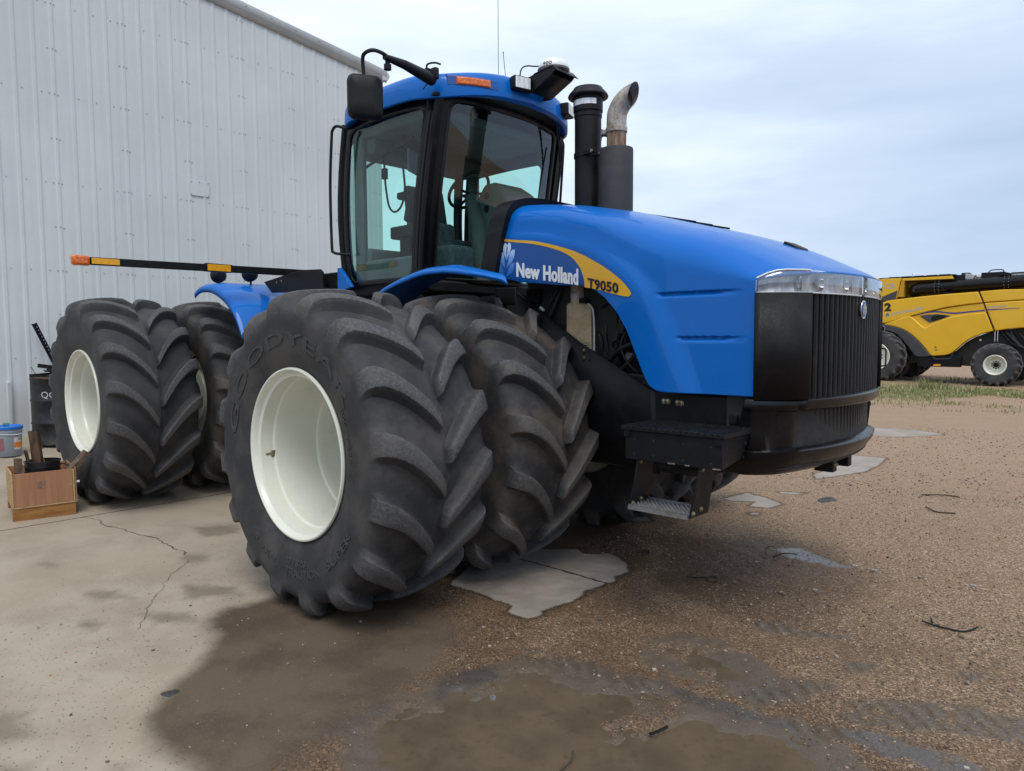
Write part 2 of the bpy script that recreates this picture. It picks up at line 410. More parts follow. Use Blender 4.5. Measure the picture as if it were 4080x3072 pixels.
def vnoise(P, scale, seed=0):
    """value noise, numpy"""
    g = np.random.default_rng(seed).random((256, 256)); p = P * scale; i = np.floor(p).astype(int); f = p - i; f = f * f * (3 - 2 * f)
    a = g[i[:, 0] % 256, i[:, 1] % 256]; b = g[(i[:, 0] + 1) % 256, i[:, 1] % 256]; c = g[i[:, 0] % 256, (i[:, 1] + 1) % 256]; d = g[(i[:, 0] + 1) % 256, (i[:, 1] + 1) % 256]
    return (a * (1 - f[:, 0]) + b * f[:, 0]) * (1 - f[:, 1]) + (c * (1 - f[:, 0]) + d * f[:, 0]) * f[:, 1]
DRY = [(-.4, -2.49), (-.41, -2.7), (-.46, -2.78), (-.34, -2.97), (-.2, -3.04), (-.07, -3.05), (.13, -3.16), (.33, -3.38), (.35, -3.43), (.5, -3.59), (.6, -3.69), (.75, -3.74), (.91, -3.75), (1.05, -3.72), (1.2, -3.68), (1.3, -3.8), (1.5, -4.6), (1.4, -9), (-30, -9), (-30, 14), (-3.6, 14), (-3.6, 4), (-1.8, 2.4), (-.75, 0), (-.7, -1.6)]
CONC = [(1.42, -3.75), (1.46, -3.51), (1.40, -3.25), (1.36, -3.0), (1.33, -2.75), (1.27, -2.5), (1.14, -2.2), (1.0, -1.98), (.65, -1.89), (.45, -1.92), (.2, -1.6), (.25, -1.1), (.4, -.4), (.3, .4), (.2, .9), (-1.2, 2.5), (-3, 4), (-3, 14), (-30, 14), (-30, -9), (1.4, -9), (1.5, -4.6), (1.3, -3.9)]
ISL = [[(.32, -1.49), (.67, -1.48), (.94, -1.51), (.99, -1.61), (1.14, -1.61), (1.18, -1.53), (1.13, -1.45), (1.17, -1.11), (1.13, -.98), (1.14, -.65), (1.1, -.57), (1.1, -.4), (.99, -.27), (.83, -.16), (.74, -.13), (.58, -.28), (.47, -.2), (.2, -.48), (.1, -1.09)],
       [(-.24, 9.68), (.27, 9.95), (1.13, 9.63), (.6, 8.69), (.09, 8.58)], [(.74, 4.88), (.58, 6.17), (1.03, 6.27), (1.13, 5.55), (1.14, 5.0), (.86, 4.08), (.73, 4.33)],
       [(.5, 2.35), (.57, 2.75), (.8, 2.67), (1.08, 2.49), (1.05, 2.25), (.86, 2.2), (.83, 2.43), (.63, 2.29)], [(.8, 3.07), (1.06, 3.18), (1.01, 3.05), (.85, 3.0)], [(.98, 1.91), (1.07, 1.98), (1.08, 1.83)],
       [(.2, .9), (.3, 1.1), (.42, 1.0), (.35, .85)]]
PUD = [(1.44, -2.96), (1.43, -2.86), (1.52, -2.65), (1.49, -2.57), (1.6, -2.4), (1.55, -2.29), (1.6, -2.17), (1.75, -2.08), (1.95, -2.01), (2.02, -2.07), (2.19, -1.99), (2.25, -2.17), (2.24, -2.3), (2.33, -2.33), (2.43, -2.04), (2.54, -1.92), (2.7, -1.89), (2.82, -1.85), (2.9, -1.84), (3.03, -1.86), (3.1, -1.95), (3.15, -2.5), (3.0, -3.2), (2.4, -3.7), (1.95, -3.6), (1.75, -3.18), (1.53, -3.05)]
PUD2 = [(2.04, -1.37), (2.13, -1.25), (2.31, -1.26), (2.46, -1.39), (2.58, -1.42), (2.49, -1.48), (2.3, -1.48), (2.12, -1.49), (2.06, -1.44)]
PUD3 = [(2.17, -1.93), (2.28, -1.87), (2.33, -1.95), (2.22, -2.0)]
SHEEN = [[(3.07, -1.6), (3.18, -1.5), (3.33, -1.5), (3.6, -1.52), (3.8, -1.6), (3.44, -1.68), (3.23, -1.70), (3.12, -1.68)], [(1.7, .86), (1.82, 1.03), (2.18, .86), (2.36, .80), (2.16, .71), (1.83, .74)], [(1.3, -2.5), (1.42, -2.2), (1.58, -2.28), (1.5, -2.65)], [(2.2, -1.75), (2.6, -1.7), (2.9, -1.72), (2.7, -1.82), (2.4, -1.86)], [(1.25, -3.2), (1.3, -2.8), (1.4, -2.85), (1.4, -3.2)]]
WET_SHADE = [[(.3, .5), (.82, .72), (1.21, .86), (1.48, 1.1), (2.03, 1.27), (2.34, .87), (2.54, .57), (2.48, -.07), (2.6, -.43), (2.3, -.74), (2.0, -.74), (1.64, -.68), (1.3, -.3), (.9, .3)], [(.4, -1.9), (.7, -1.4), (1.2, -1.7), (1.3, -1.2), (1.25, -.3), (1.0, .2), (.3, .6), (-.5, 2.5), (-1, 2.5), (-1, -2.4)], [(1.0, -2.0), (1.5, -1.95), (2.2, -1.75), (3.0, -1.6), (3.9, -1.5), (3.9, -3), (2, -4.5), (1.0, -4.5)]]  # wet gravel, plus the shade painted in beneath the tractor
MUDP = [[(2.57, -1.43), (2.66, -1.28), (2.77, -1.2), (2.88, -1.19), (2.87, -1.31), (2.72, -1.62), (2.61, -1.7)], [(2.97, -1.31), (3.1, -1.19), (3.34, -1.03), (3.62, -.93), (3.9, -.95), (3.9, -1.15), (3.65, -1.2), (3.39, -1.3), (3.14, -1.48), (3.0, -1.48)], [(2.81, -1.65), (3.07, -1.58), (3.15, -1.61), (3.05, -1.71), (2.85, -1.75)], [(2.11, -.74), (2.25, -.64), (2.56, -.56), (2.82, -.52), (2.67, -.62), (2.36, -.78)], [(2.83, -.87), (2.94, -.79), (2.96, -.92), (2.87, -.98)], [(3.32, -.58), (3.41, -.52), (3.4, -.67), (3.33, -.71)], [(1.35, -1.95), (1.6, -1.85), (2.2, -1.78), (2.25, -1.88), (1.8, -1.95), (1.5, -2.05)]]
STAIN = [[(-.93, -3.52), (-.79, -3.44), (-.67, -3.5), (-.78, -3.55)], [(-.12, -3.76), (.05, -3.68), (.12, -3.71), (-.02, -3.78)], [(-2.42, -3.34), (-2.3, -3.27), (-2.25, -3.31), (-2.35, -3.36)], [(-1.55, -3.35), (-1.35, -3.12), (-1.12, -3.15), (-1.2, -3.4)], [(-.75, -3.2), (-.55, -2.95), (-.35, -3.05), (-.5, -3.25)], [(-.2, -4.35), (.15, -4.02), (.4, -4.1), (.3, -4.5), (-.1, -4.7)], [(.5, -4.3), (.62, -4.08), (.75, -4.15), (.7, -4.35)], [(.85, -3.92), (.95, -3.84), (1.05, -3.9), (1.0, -3.98)], [(-1.86, -2.48), (-1.8, -2.42), (-1.66, -2.33), (-1.55, -2.44), (-1.62, -2.58), (-1.74, -2.58)], [(-2.6, -2.1), (-2.4, -1.8), (-2.1, -1.85), (-2.2, -2.2)], [(-1.1, -2.8), (-.8, -2.55), (-.6, -2.6), (-.8, -2.95)]]
GC = np.array((4.0895, -4.884))
def gq(p): return tuple(GC + (np.array(p[:2], float) - GC) * 1.026)
DRY, CONC, PUD, PUD2, PUD3 = ([gq(p) for p in q] for q in (DRY, CONC, PUD, PUD2, PUD3))
ISL, SHEEN, WET_SHADE, MUDP, STAIN = ([[gq(p) for p in q] for q in l] for l in (ISL, SHEEN, WET_SHADE, MUDP, STAIN))
def axis(segs):
    out = []
    for a, b, d in segs:
        n = max(1, int(round((b - a) / d))); out += list(np.linspace(a, b, n, endpoint=False))
    out.append(segs[-1][1]); return np.array(out)
gx = axis([(-400, -60, 60), (-60, -16, 6), (-16, -8, .8), (-8, -1.6, .07), (-1.6, 4.4, .024), (4.4, 8, .1), (8, 24, 1), (24, 90, 8), (90, 400, 60)])
gy = axis([(-400, -60, 60), (-60, -12, 6), (-12, -5, .4), (-5, 1.4, .024), (1.4, 7, .06), (7, 34, .22), (34, 100, 6), (100, 600, 60)])
X, Y = np.meshgrid(gx, gy, indexing='ij'); P = np.stack([X.ravel(), Y.ravel()], 1)
s_pud = np.maximum(np.maximum(sd_poly(P, PUD), sd_poly(P, PUD2)), sd_poly(P, PUD3))
s_dry = sd_poly(P, DRY); s_conc = sd_poly(P, CONC); s_isl = np.max([sd_poly(P, q) for q in ISL], 0)
s_wet_shade = np.max([sd_poly(P, q) for q in WET_SHADE], 0); s_sh = np.max([sd_poly(P, q) for q in SHEEN], 0); s_st = np.max([sd_poly(P, q) for q in STAIN], 0); s_md = np.max([sd_poly(P, q) for q in MUDP], 0)
near = np.exp(-((P[:, 0] - 2) ** 2 + (P[:, 1] + 2) ** 2) / 60)
nz = (vnoise(P, 9, 1) - .5) * .010 + (vnoise(P, 23, 2) - .5) * .008 + (vnoise(P, 2.1, 3) - .5) * .012
ridge = np.exp(-((s_pud + .09) / .09) ** 2)
wj = s_pud + (vnoise(P, 11, 5) - .5) * .16 + (vnoise(P, 31, 6) - .5) * .07
zz = gz(P[:, 0]) + np.where(s_conc > -.02, 0, sm((-s_conc) / .25)) * near * nz - .030 * sm((wj + .02) / .14) + ridge * (vnoise(P, 27, 7) - .35) * .014
mb = MB(); mb.grid(np.stack([X, Y, zz.reshape(X.shape)], 2))

m, nt = new_mat('yard surface')
pos = N(nt, 'ShaderNodeNewGeometry').outputs['Position']
def at(n): return N(nt, 'ShaderNodeAttribute', attribute_name=n).outputs['Fac']
nA = noise(nt, pos, 9, 6, .6); nB = noise(nt, pos, 2.0, 5, .6); nC = noise(nt, pos, 60, 4, .7); nD = noise(nt, pos, 240, 2, .6); nE = noise(nt, pos, .6, 4, .55)
def jit(a, w, sc=None):
    return math_n(nt, 'ADD', a, math_n(nt, 'MULTIPLY', math_n(nt, 'SUBTRACT', sc if sc is not None else nA, .5), w))
# gravel: cell colours at three grain sizes
g1 = voro(nt, pos, 112); g2 = voro(nt, pos, 230); g3 = voro(nt, pos, 34)
def cellcol(vn):
    s = N(nt, 'ShaderNodeSeparateColor'); L(nt, vn.outputs['Color'], s.inputs[0]); return s.outputs[0]
gc = ramp(nt, cellcol(g1), [(.0, (.060, .043, .031)), (.40, (.165, .118, .079)), (.74, (.33, .245, .165)), (.90, (.45, .355, .26)), (1, (.56, .48, .385))])
gc2 = ramp(nt, cellcol(g2), [(.0, (.085, .063, .046)), (.5, (.20, .148, .102)), (1, (.38, .29, .205))])
gc = mixc(nt, sstep(nt, nC, .46, .60), gc, gc2)
big = sstep(nt, cellcol(g3), .93, .95)
gc = mixc(nt, math_n(nt, 'MULTIPLY', big, sstep(nt, math_n(nt, 'MULTIPLY', g3.outputs['Distance'], -1), -.42, -.30)), gc, (.36, .30, .23))
silt = sstep(nt, math_n(nt, 'ADD', math_n(nt, 'MULTIPLY', nB, .7), math_n(nt, 'MULTIPLY', nA, .3)), .46, .62)
gc = mixc(nt, math_n(nt, 'MULTIPLY', silt, .42), gc, (.215, .152, .102))
far = sstep(nt, N(nt, 'ShaderNodeSeparateXYZ').outputs[1], 3, 12)
sepp = N(nt, 'ShaderNodeSeparateXYZ'); L(nt, pos, sepp.inputs[0])
far = sstep(nt, sepp.outputs[1], 1.0, 9.0)
gc = mixc(nt, math_n(nt, 'MULTIPLY', far, .55), gc, mixc(nt, nB, (.37, .285, .215), (.30, .222, .162)))
gc = mixc(nt, 1.0, gc, (1.10, .995, .925), 'MULTIPLY')
# wet gravel; under the tractor and step the mask also paints in shade
wet = math_n(nt, 'MAXIMUM', sstep(nt, jit(at('s_wet_shade'), .5, nB), -.22, .16), math_n(nt, 'MULTIPLY', sstep(nt, math_n(nt, 'ADD', math_n(nt, 'MULTIPLY', sepp.outputs[1], -1), math_n(nt, 'MULTIPLY', nB, 1.6)), .2, 2.6), sstep(nt, nE, .30, .55)))
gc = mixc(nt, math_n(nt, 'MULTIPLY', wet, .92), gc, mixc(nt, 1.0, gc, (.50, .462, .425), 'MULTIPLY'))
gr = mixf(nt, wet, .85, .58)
# mud round the puddles, and sky-catching films of water
mud = math_n(nt, 'MULTIPLY', sstep(nt, jit(at('s_pud'), .30), -.22, -.10), sstep(nt, nB, .30, .5))
gc = mixc(nt, mud, gc, mixc(nt, nC, (.082, .062, .046), (.140, .110, .083))); gr = mixf(nt, mud, gr, .52)
mud2 = math_n(nt, 'MULTIPLY', sstep(nt, jit(at('s_md'), .14), -.05, .04), sstep(nt, noise(nt, pos, 5, 4, .6), .30, .48))
tw = N(nt, 'ShaderNodeTexWave'); tw.inputs['Scale'].default_value = 5.2; tw.inputs['Distortion'].default_value = 3.5; tw.inputs['Detail'].default_value = 2; tw.bands_direction = 'DIAGONAL'; L(nt, pos, tw.inputs['Vector'])
gc = mixc(nt, math_n(nt, 'MULTIPLY', mud2, .70), gc, mixc(nt, tw.outputs['Fac'], (.078, .062, .048), (.112, .091, .072))); gr = mixf(nt, mud2, gr, .45)
film = math_n(nt, 'MULTIPLY', sstep(nt, jit(at('s_sh'), .16), -.03, .05), sstep(nt, nA, .30, .46))
gc = mixc(nt, math_n(nt, 'MULTIPLY', film, .8), gc, (.075, .066, .060)); gr = mixf(nt, film, gr, .14)
# concrete apron
cc = mixc(nt, sstep(nt, nB, .35, .68), (.405, .342, .265), (.325, .270, .205))
cc = mixc(nt, math_n(nt, 'MULTIPLY', sstep(nt, nE, .42, .62), .5), cc, (.36, .293, .218))
cc = mixc(nt, math_n(nt, 'MULTIPLY', sstep(nt, nC, .50, .72), .45), cc, (.46, .40, .32))
pv = voro(nt, pos, 42); pit = math_n(nt, 'MULTIPLY', sstep(nt, math_n(nt, 'MULTIPLY', pv.outputs['Distance'], -1), -.20, -.12), sstep(nt, cellcol(pv), .45, .47))
cc = mixc(nt, math_n(nt, 'MULTIPLY', pit, math_n(nt, 'MULTIPLY', sstep(nt, sepp.outputs[0], -3.5, -.8), .85)), cc, (.085, .068, .050))
cc = mixc(nt, math_n(nt, 'MULTIPLY', sstep(nt, nD, .56, .72), .35), cc, (.16, .13, .10))
stain = sstep(nt, jit(jit(at('s_st'), .22, nB), .10), -.05, .08)
cc = mixc(nt, math_n(nt, 'MULTIPLY', stain, .55), cc, (.115, .086, .060))
# joint in the slab
jx = math_n(nt, 'ABSOLUTE', math_n(nt, 'ADD', math_n(nt, 'ADD', sepp.outputs[0], 3.81), math_n(nt, 'MULTIPLY', math_n(nt, 'SUBTRACT', nA, .5), .03)))
jm = sstep(nt, math_n(nt, 'MULTIPLY', jx, -1), -.012, -.006)
jy = math_n(nt, 'ABSOLUTE', math_n(nt, 'ADD', math_n(nt, 'ADD', sepp.outputs[1], .62), math_n(nt, 'MULTIPLY', math_n(nt, 'SUBTRACT', nA, .5), .05)))
jm = math_n(nt, 'MAXIMUM', jm, sstep(nt, math_n(nt, 'MULTIPLY', jy, -1), -.014, -.007))
cc = mixc(nt, jm, cc, (.035, .027, .020))
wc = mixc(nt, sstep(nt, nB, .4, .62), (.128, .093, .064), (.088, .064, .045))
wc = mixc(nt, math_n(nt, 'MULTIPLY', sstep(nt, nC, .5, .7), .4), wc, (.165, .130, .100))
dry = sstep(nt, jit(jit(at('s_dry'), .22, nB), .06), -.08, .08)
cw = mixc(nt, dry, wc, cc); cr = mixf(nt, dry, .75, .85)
cm = sstep(nt, jit(jit(at('s_conc'), .35), .55, nC), -.16, .14)
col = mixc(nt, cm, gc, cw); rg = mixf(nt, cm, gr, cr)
ism = sstep(nt, jit(jit(at('s_isl'), .09), .03, nC), -.012, .012)
edge = math_n(nt, 'MULTIPLY', sstep(nt, jit(at('s_isl'), .09), -.07, -.01), math_n(nt, 'SUBTRACT', 1, ism))
col = mixc(nt, math_n(nt, 'MULTIPLY', edge, .6), col, (.035, .027, .020))
ic = mixc(nt, jm, mixc(nt, sstep(nt, nB, .35, .65), (.35, .305, .27), (.27, .235, .20)), (.045, .035, .028))
ic = mixc(nt, math_n(nt, 'MULTIPLY', sstep(nt, nD, .56, .72), .35), ic, (.16, .13, .10))
col = mixc(nt, ism, col, ic); rg = mixf(nt, ism, rg, .85)
hard = math_n(nt, 'MAXIMUM', cm, ism)
hg = math_n(nt, 'ADD', math_n(nt, 'MULTIPLY', math_n(nt, 'SUBTRACT', 1, g1.outputs['Distance']), .7), math_n(nt, 'MULTIPLY', nC, .9))
hc = math_n(nt, 'ADD', math_n(nt, 'MULTIPLY', nD, .35), math_n(nt, 'MULTIPLY', math_n(nt, 'MULTIPLY', pit, -1), .5))
hm = math_n(nt, 'ADD', math_n(nt, 'MULTIPLY', nC, 1.2), nA)
hh = mixf(nt, mud2, mixf(nt, math_n(nt, 'MAXIMUM', mud, film), hg, hm), math_n(nt, 'ADD', math_n(nt, 'MULTIPLY', tw.outputs['Fac'], 2.2), nC))
gc_done = None
h = mixf(nt, hard, hh, hc)
spc = mixf(nt, math_n(nt, 'MULTIPLY', math_n(nt, 'MAXIMUM', film, math_n(nt, 'MULTIPLY', mud, .45)), math_n(nt, 'SUBTRACT', 1, hard)), .14, .5)
p_ = finish(nt, col, rg, normal=bump(nt, h, .7, .007), spec=spc)
M['ground'] = m
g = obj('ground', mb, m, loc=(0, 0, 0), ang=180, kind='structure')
for nm, a in (('s_pud', s_pud), ('s_dry', s_dry), ('s_conc', s_conc), ('s_isl', s_isl), ('s_wet_shade', s_wet_shade), ('s_sh', s_sh), ('s_st', s_st), ('s_md', s_md)):
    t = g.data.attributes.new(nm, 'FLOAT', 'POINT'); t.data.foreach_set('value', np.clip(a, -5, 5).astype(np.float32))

# puddles: level water in the hollows
m, nt = new_mat('muddy water'); v = N(nt, 'ShaderNodeNewGeometry').outputs['Position']
c = mixc(nt, sstep(nt, noise(nt, v, 3, 4, .6), .35, .7), (.130, .096, .062), (.092, .068, .045))
c = mixc(nt, math_n(nt, 'MULTIPLY', sstep(nt, noise(nt, v, 16, 5, .7), .52, .7), .5), c, (.066, .048, .032))
c = mixc(nt, math_n(nt, 'MULTIPLY', sstep(nt, noise(nt, v, 120, 2, .6), .62, .7), .35), c, (.16, .12, .085))
finish(nt, c, .09, spec=.42, normal=bump(nt, noise(nt, v, 14, 2), .04, .003)); M['water'] = m
def grow(poly, d):
    c = np.mean(poly, 0); return [tuple(np.array(p) + (np.array(p) - c) / max(1e-6, np.linalg.norm(np.array(p) - c)) * d) for p in poly]
for q, d in ((PUD, .12), (PUD2, .06), (PUD3, .02)):
    mb = MB(); mb.prism(grow(q, d), 'z', -.05, -.0085); mb.v = [(x, y, z - (.0012 if q is PUD3 else 0)) for x, y, z in mb.v]; obj('puddle', mb, M['water'], loc=(q[0][0], q[0][1], 0), kind='structure', smooth=False)

# hairline cracks in the apron
def ribbon(mb, pts, w):
    pts = [np.array(p) for p in pts]; vs = []; n = len(pts)
    for i, p in enumerate(pts):
        t = pts[min(n - 1, i + 1)] - pts[max(0, i - 1)]; t = t / np.linalg.norm(t); nn = np.array((-t[1], t[0])) * w * (.35 + .65 * random.random()) * .5
        for s in (-1, 1):
            q = p + nn * s; vs.append((q[0], q[1], float(gz(q[0])) + .004))
    mb.add(vs, [(2 * i, 2 * i + 1, 2 * i + 3, 2 * i + 2) for i in range(n - 1)])
def wander(pts, n=7, a=.014):
    out = []
    for (x0, y0), (x1, y1) in zip(pts, pts[1:]):
        for k in range(n):
            t = k / n; out.append((x0 + (x1 - x0) * t + random.uniform(-a, a), y0 + (y1 - y0) * t + random.uniform(-a, a)))
    out.append(pts[-1]); return out
CRACK = [gq(p) for p in [(-3.61, -2.7), (-3.37, -2.63), (-3.21, -2.66), (-2.99, -2.58), (-2.76, -2.55), (-2.48, -2.47), (-2.18, -2.47), (-2.07, -2.48), (-1.91, -2.45), (-1.82, -2.48)]]
CR2 = [gq(p) for p in [(-1.67, -2.51), (-1.55, -2.62), (-1.39, -2.78), (-1.11, -2.95), (-.92, -3.09), (-.7, -3.2), (-.5, -3.32)]]
M['crack'] = surf('crack', (.06, .047, .036), rough=.9)
for pts, w in ((CRACK, .010), (CR2, .0045)):
    mb = MB(); ribbon(mb, wander(pts), w); obj('pavement_crack', mb, M['crack'], loc=(pts[0][0], pts[0][1], float(gz(pts[0][0]))), kind='structure')

# ------------------------------------------------------------------ steel building
m, nt = new_mat('white ribbed sheet'); v = N(nt, 'ShaderNodeNewGeometry').outputs['Position']
mp = N(nt, 'ShaderNodeMapping'); mp.inputs['Scale'].default_value = (1, 6, .35); L(nt, v, mp.inputs[0])
st = noise(nt, mp.outputs[0], 1.6, 5, .6); bl = noise(nt, v, .7, 4, .5)
c = mixc(nt, sstep(nt, bl, .35, .65), (.605, .628, .635), (.565, .588, .595))
c = mixc(nt, math_n(nt, 'MULTIPLY', sstep(nt, st, .5, .75), .35), c, (.48, .50, .50))
sz = N(nt, 'ShaderNodeSeparateXYZ'); L(nt, v, sz.inputs[0])
low = math_n(nt, 'MULTIPLY', sstep(nt, math_n(nt, 'MULTIPLY', sz.outputs[2], -1), -1.25, -.35), sstep(nt, st, .35, .7))
c = mixc(nt, math_n(nt, 'MULTIPLY', low, .45), c, (.36, .34, .30))
finish(nt, c, .42, spec=.4, normal=bump(nt, noise(nt, v, 1.3, 3, .5), .25, .05)); M['sheet'] = m
BX = -7.5
def eave(y): return 7.222 - .1203 * (y - .627)
bld = thing('steel_building', 'white ribbed metal shop building standing behind the blue tractor', 'building', (BX, 0, .38))
Yl, Yr = -16.0, 3.85; pitch = .914 / 4
prof = []; k = math.floor((Yl + 1.721) / pitch)
while -1.721 + k * pitch < Yr - .03:
    y0 = -1.721 + k * pitch
    for dy, dx in ((-.034, 0), (-.014, .012), (.014, .012), (.034, 0)):
        if Yl < y0 + dy < Yr: prof.append((y0 + dy, dx))
    for dy in (.085, .11, .14):      # faint stiffening swage between ribs
        if y0 + dy < Yr: prof.append((y0 + dy, .0035 if dy == .11 else 0))
    k += 1
prof = [(Yl, 0)] + prof + [(Yr, 0)]
mb = MB(); zs = np.linspace(0, 1, 12)
mb.grid(np.array([[(BX + dx, y, .30 + (eave(y) + .06 - .30) * t) for t in zs] for y, dx in prof]), flip=True)
mb.f = [f[::-1] for f in mb.f]
part(bld, 'wall', mb, M['sheet'], ang=30)
mb = MB()
rows = [1.555 + 1.214 * i for i in range(-1, 6)]
for k in range(-44, 30):
    y0 = -1.721 + k * pitch
    if not (-8 < y0 < Yr - .05): continue
    for z in rows:
        if z < .45 or z > eave(y0) - .15: continue
        if k % 4: mb.disc((BX + .0005, y0 + .075, z), .0075, 'x', .006, 8)
        else:
            for d in (-.058, .0, .045): mb.disc((BX + (.012 if d == 0 else .0005), y0 + d, z - .004 * (d > 0)), .0085, 'x', .006, 8)
    if k % 4 == 0:
        for z in rows:
            z += .607
            if z < eave(y0) - .15:
                for d in (-.058, .0, .045): mb.disc((BX + (.012 if d == 0 else .0005), y0 + d, z - .01 * (d > 0)), .0085, 'x', .006, 8)
part(bld, 'screw', mb, M['screw'], kind='stuff')
mb = MB(); mb.prism([(-25, .1), (BX - .02, .1), (BX - .02, eave(Yr)), (-25, eave(Yr))], 'y', Yr - .05, Yr); part(bld, 'side_wall', mb, M['sheet'])
mb = MB(); mb.add([(BX - .05, Yl, eave(Yl) + .05), (BX - .05, Yr, eave(Yr) + .05), (-25, Yr, eave(Yr) + .05), (-25, Yl, eave(Yl) + .05)], [(0, 1, 2, 3)]); part(bld, 'roof', mb, M['galv'], solid=.05)
sl_ = -.1203
mb = MB()    # rake trim: a folded flashing
pr = [(-.02, -.06), (.035, -.07), (.038, .02), (.050, .03), (.054, .150), (.02, .17), (-.12, .19)]
mb.grid(np.array([[(BX + a, y, eave(y) + b) for a, b in pr] for y in (Yl, Yr + .13)])); part(bld, 'roof_trim', mb, M['trim'], ang=25, solid=.004)
mb = MB()
yy = -3.0
while yy < Yr:
    mb.disc((BX + .053, yy, eave(yy) + .10), .012, 'x', .006, 8); yy += .457
part(bld, 'trim_screw', mb, M['screw'], kind='stuff')
mb = MB(); e = eave(Yr + .13)
mb.prism([(Yr + .01, e + .14), (Yr + .15, e + .12), (Yr + .20, e + .06), (Yr + .15, e - .03), (Yr + .02, e - .05)], 'x', -24, BX + .05); part(bld, 'gutter', mb, M['trim'])
mb = MB(); mb.prism([(.10, 4.07), (.41, 4.072), (.414, 4.31), (.10, 4.302)], 'x', BX + .014, BX + .019)
part(bld, 'wall_patch', mb, M['sheet'], bevel=.002, label='square sheet patch riveted over the ribs')
mb = MB()
for y, z in ((.13, 4.285), (.25, 4.29), (.39, 4.285), (.12, 4.09), (.39, 4.09)): mb.disc((BX + .0195, y, z), .009, 'x', .005, 8)
part(bld, 'patch_rivet', mb, M['screw'])
mb = MB(); mb.bb(BX, BX + .06, -2.47, -2.40, .33, 1.25); part(bld, 'conduit', mb, M['trim'], bevel=.02, label='thin white pipe up the foot of the wall')
# ------------------------------------------------------------------ tyres and rims
def tyre(n_lug=16, D=.36, Rm=1.045, hw=.395, rim=.56, lug=.055, worn=0.0, ws=1.0, wid=1.0, wrap=1.0, seed=1, fat=1.0, power=1.55):
    """agricultural R1 tyre about the Y axis; herringbone lugs lead at the centre. ws scales the carcass relative to 1.045 m"""
    half0 = [  # w (of half width), carcass r, outer r, shear t, lug 0/1
        (0, .990, .990, 0, 0), (.03, .990, .990, .03, 0), (.055, .990, 1.040 - worn * .012, .05, 1), (.075, .990, 1.045 - worn * .006, .07, 1), (.2, .989, 1.046, .2, 1),
        (.34, .986, 1.044, .34, 1), (.48, .981, 1.040, .48, 1), (.62, .974, 1.034, .62, 1), (.74, .966, 1.026, .74, 1), (.85, .955, 1.015, .85, 1),
        (.935, .938, 1.000 - worn * .006, .94, 1), (.985, .916, .976 - worn * .01, .985, 1), (1.012, .893, .945, 1.0, 1), (1.022, .868, .908, 1.0, 1), (1.024, .842, .868, 1.0, .9), (1.020, .815, .826, 1.0, .7),
        (1.014, .79, .79, 1, 0), (1.008, .75, .75, 1, 0), (.995, .705, .705, 1, 0), (.970, .655, .655, 1, 0), (.935, .612, .612, 1, 0), (.915, .588, .588, 1, 0), (.905, .5795, .5795, 1, 0), (.893, .572, .572, 1, 0), (.885, .555, .555, 1, 0)]
    half = [(w, rc - (ro - rc) * .38 if lg >= 1 else (rc - .009 if w < .04 else rc), ro, t, lg) for w, rc, ro, t, lg in half0]
    bev = .06 + worn * .05
    # u offsets in pitches: base edge, foot, rise, shoulder, top
    hwid = [.240, .205, .158, .134, .122 - bev * .25]
    prof = [(-.5, 0), (-.38, 0), (-hwid[0], 0), (-hwid[1], .07), (-hwid[2], .58), (-hwid[3], .93), (-hwid[4], 1), (-.04, 1), (.04, 1), (hwid[4], 1), (hwid[3], .93), (hwid[2], .58), (hwid[1], .07), (hwid[0], 0), (.38, 0)]
    p = 2 * PI / n_lug; rg = np.random.default_rng(seed)
    mb = MB(); tops = []
    for sgn in (-1, 1):
        ring = []; tp = []
        for (w, rc, ro, t, lg) in half:
            row = []; rowt = []
            tt = min(t, 1.0); g = 1 - (1 - tt) ** power
            wf = (.72 + .42 * tt) * fat
            for k in range(n_lug):
                for q, hgt in prof:
                    qq = q * (wf if abs(q) < .32 else 1)
                    if abs(q) == .38: qq = q * (1 + (wf - 1) * .3)
                    u = (k + (0 if sgn < 0 else .5) + qq) * p
                    # the nose is narrower and the lug foot flares on the sidewall
                    th = u - D * g + D * .5
                    hh = hgt if lg else 0
                    h = hh * (lg if lg < 1 else 1)
                    r = rc + (ro - rc) * h
                    if worn and hh > .5: r -= .004 * worn * (1 + math.sin(k * 2.3 + w * 5))
                    wv = w + (.012 * hh if .9 < w < 1.02 and lg else 0)
                    rr = rim + (r - .555) * (Rm - rim) / (1.045 - .555)
                    a = th
                    row.append((rr * math.sin(a), sgn * wv * hw * wid, rr * math.cos(a))); rowt.append(1.0 if hgt >= .9 and lg >= 1 and w > .05 else 0.0)
            ring.append(row); tp += rowt
        mb.grid(np.array(ring), cv=True, flip=(sgn > 0)); tops += tp
    mb.tops = tops; return mb
def mirror_y(mb): mb.v = [(x, -y, z) for x, y, z in mb.v]; mb.f = [f[::-1] for f in mb.f]; return mb
def shift(mb, d): mb.v = [(x + d[0], y + d[1], z + d[2]) for x, y, z in mb.v]; return mb
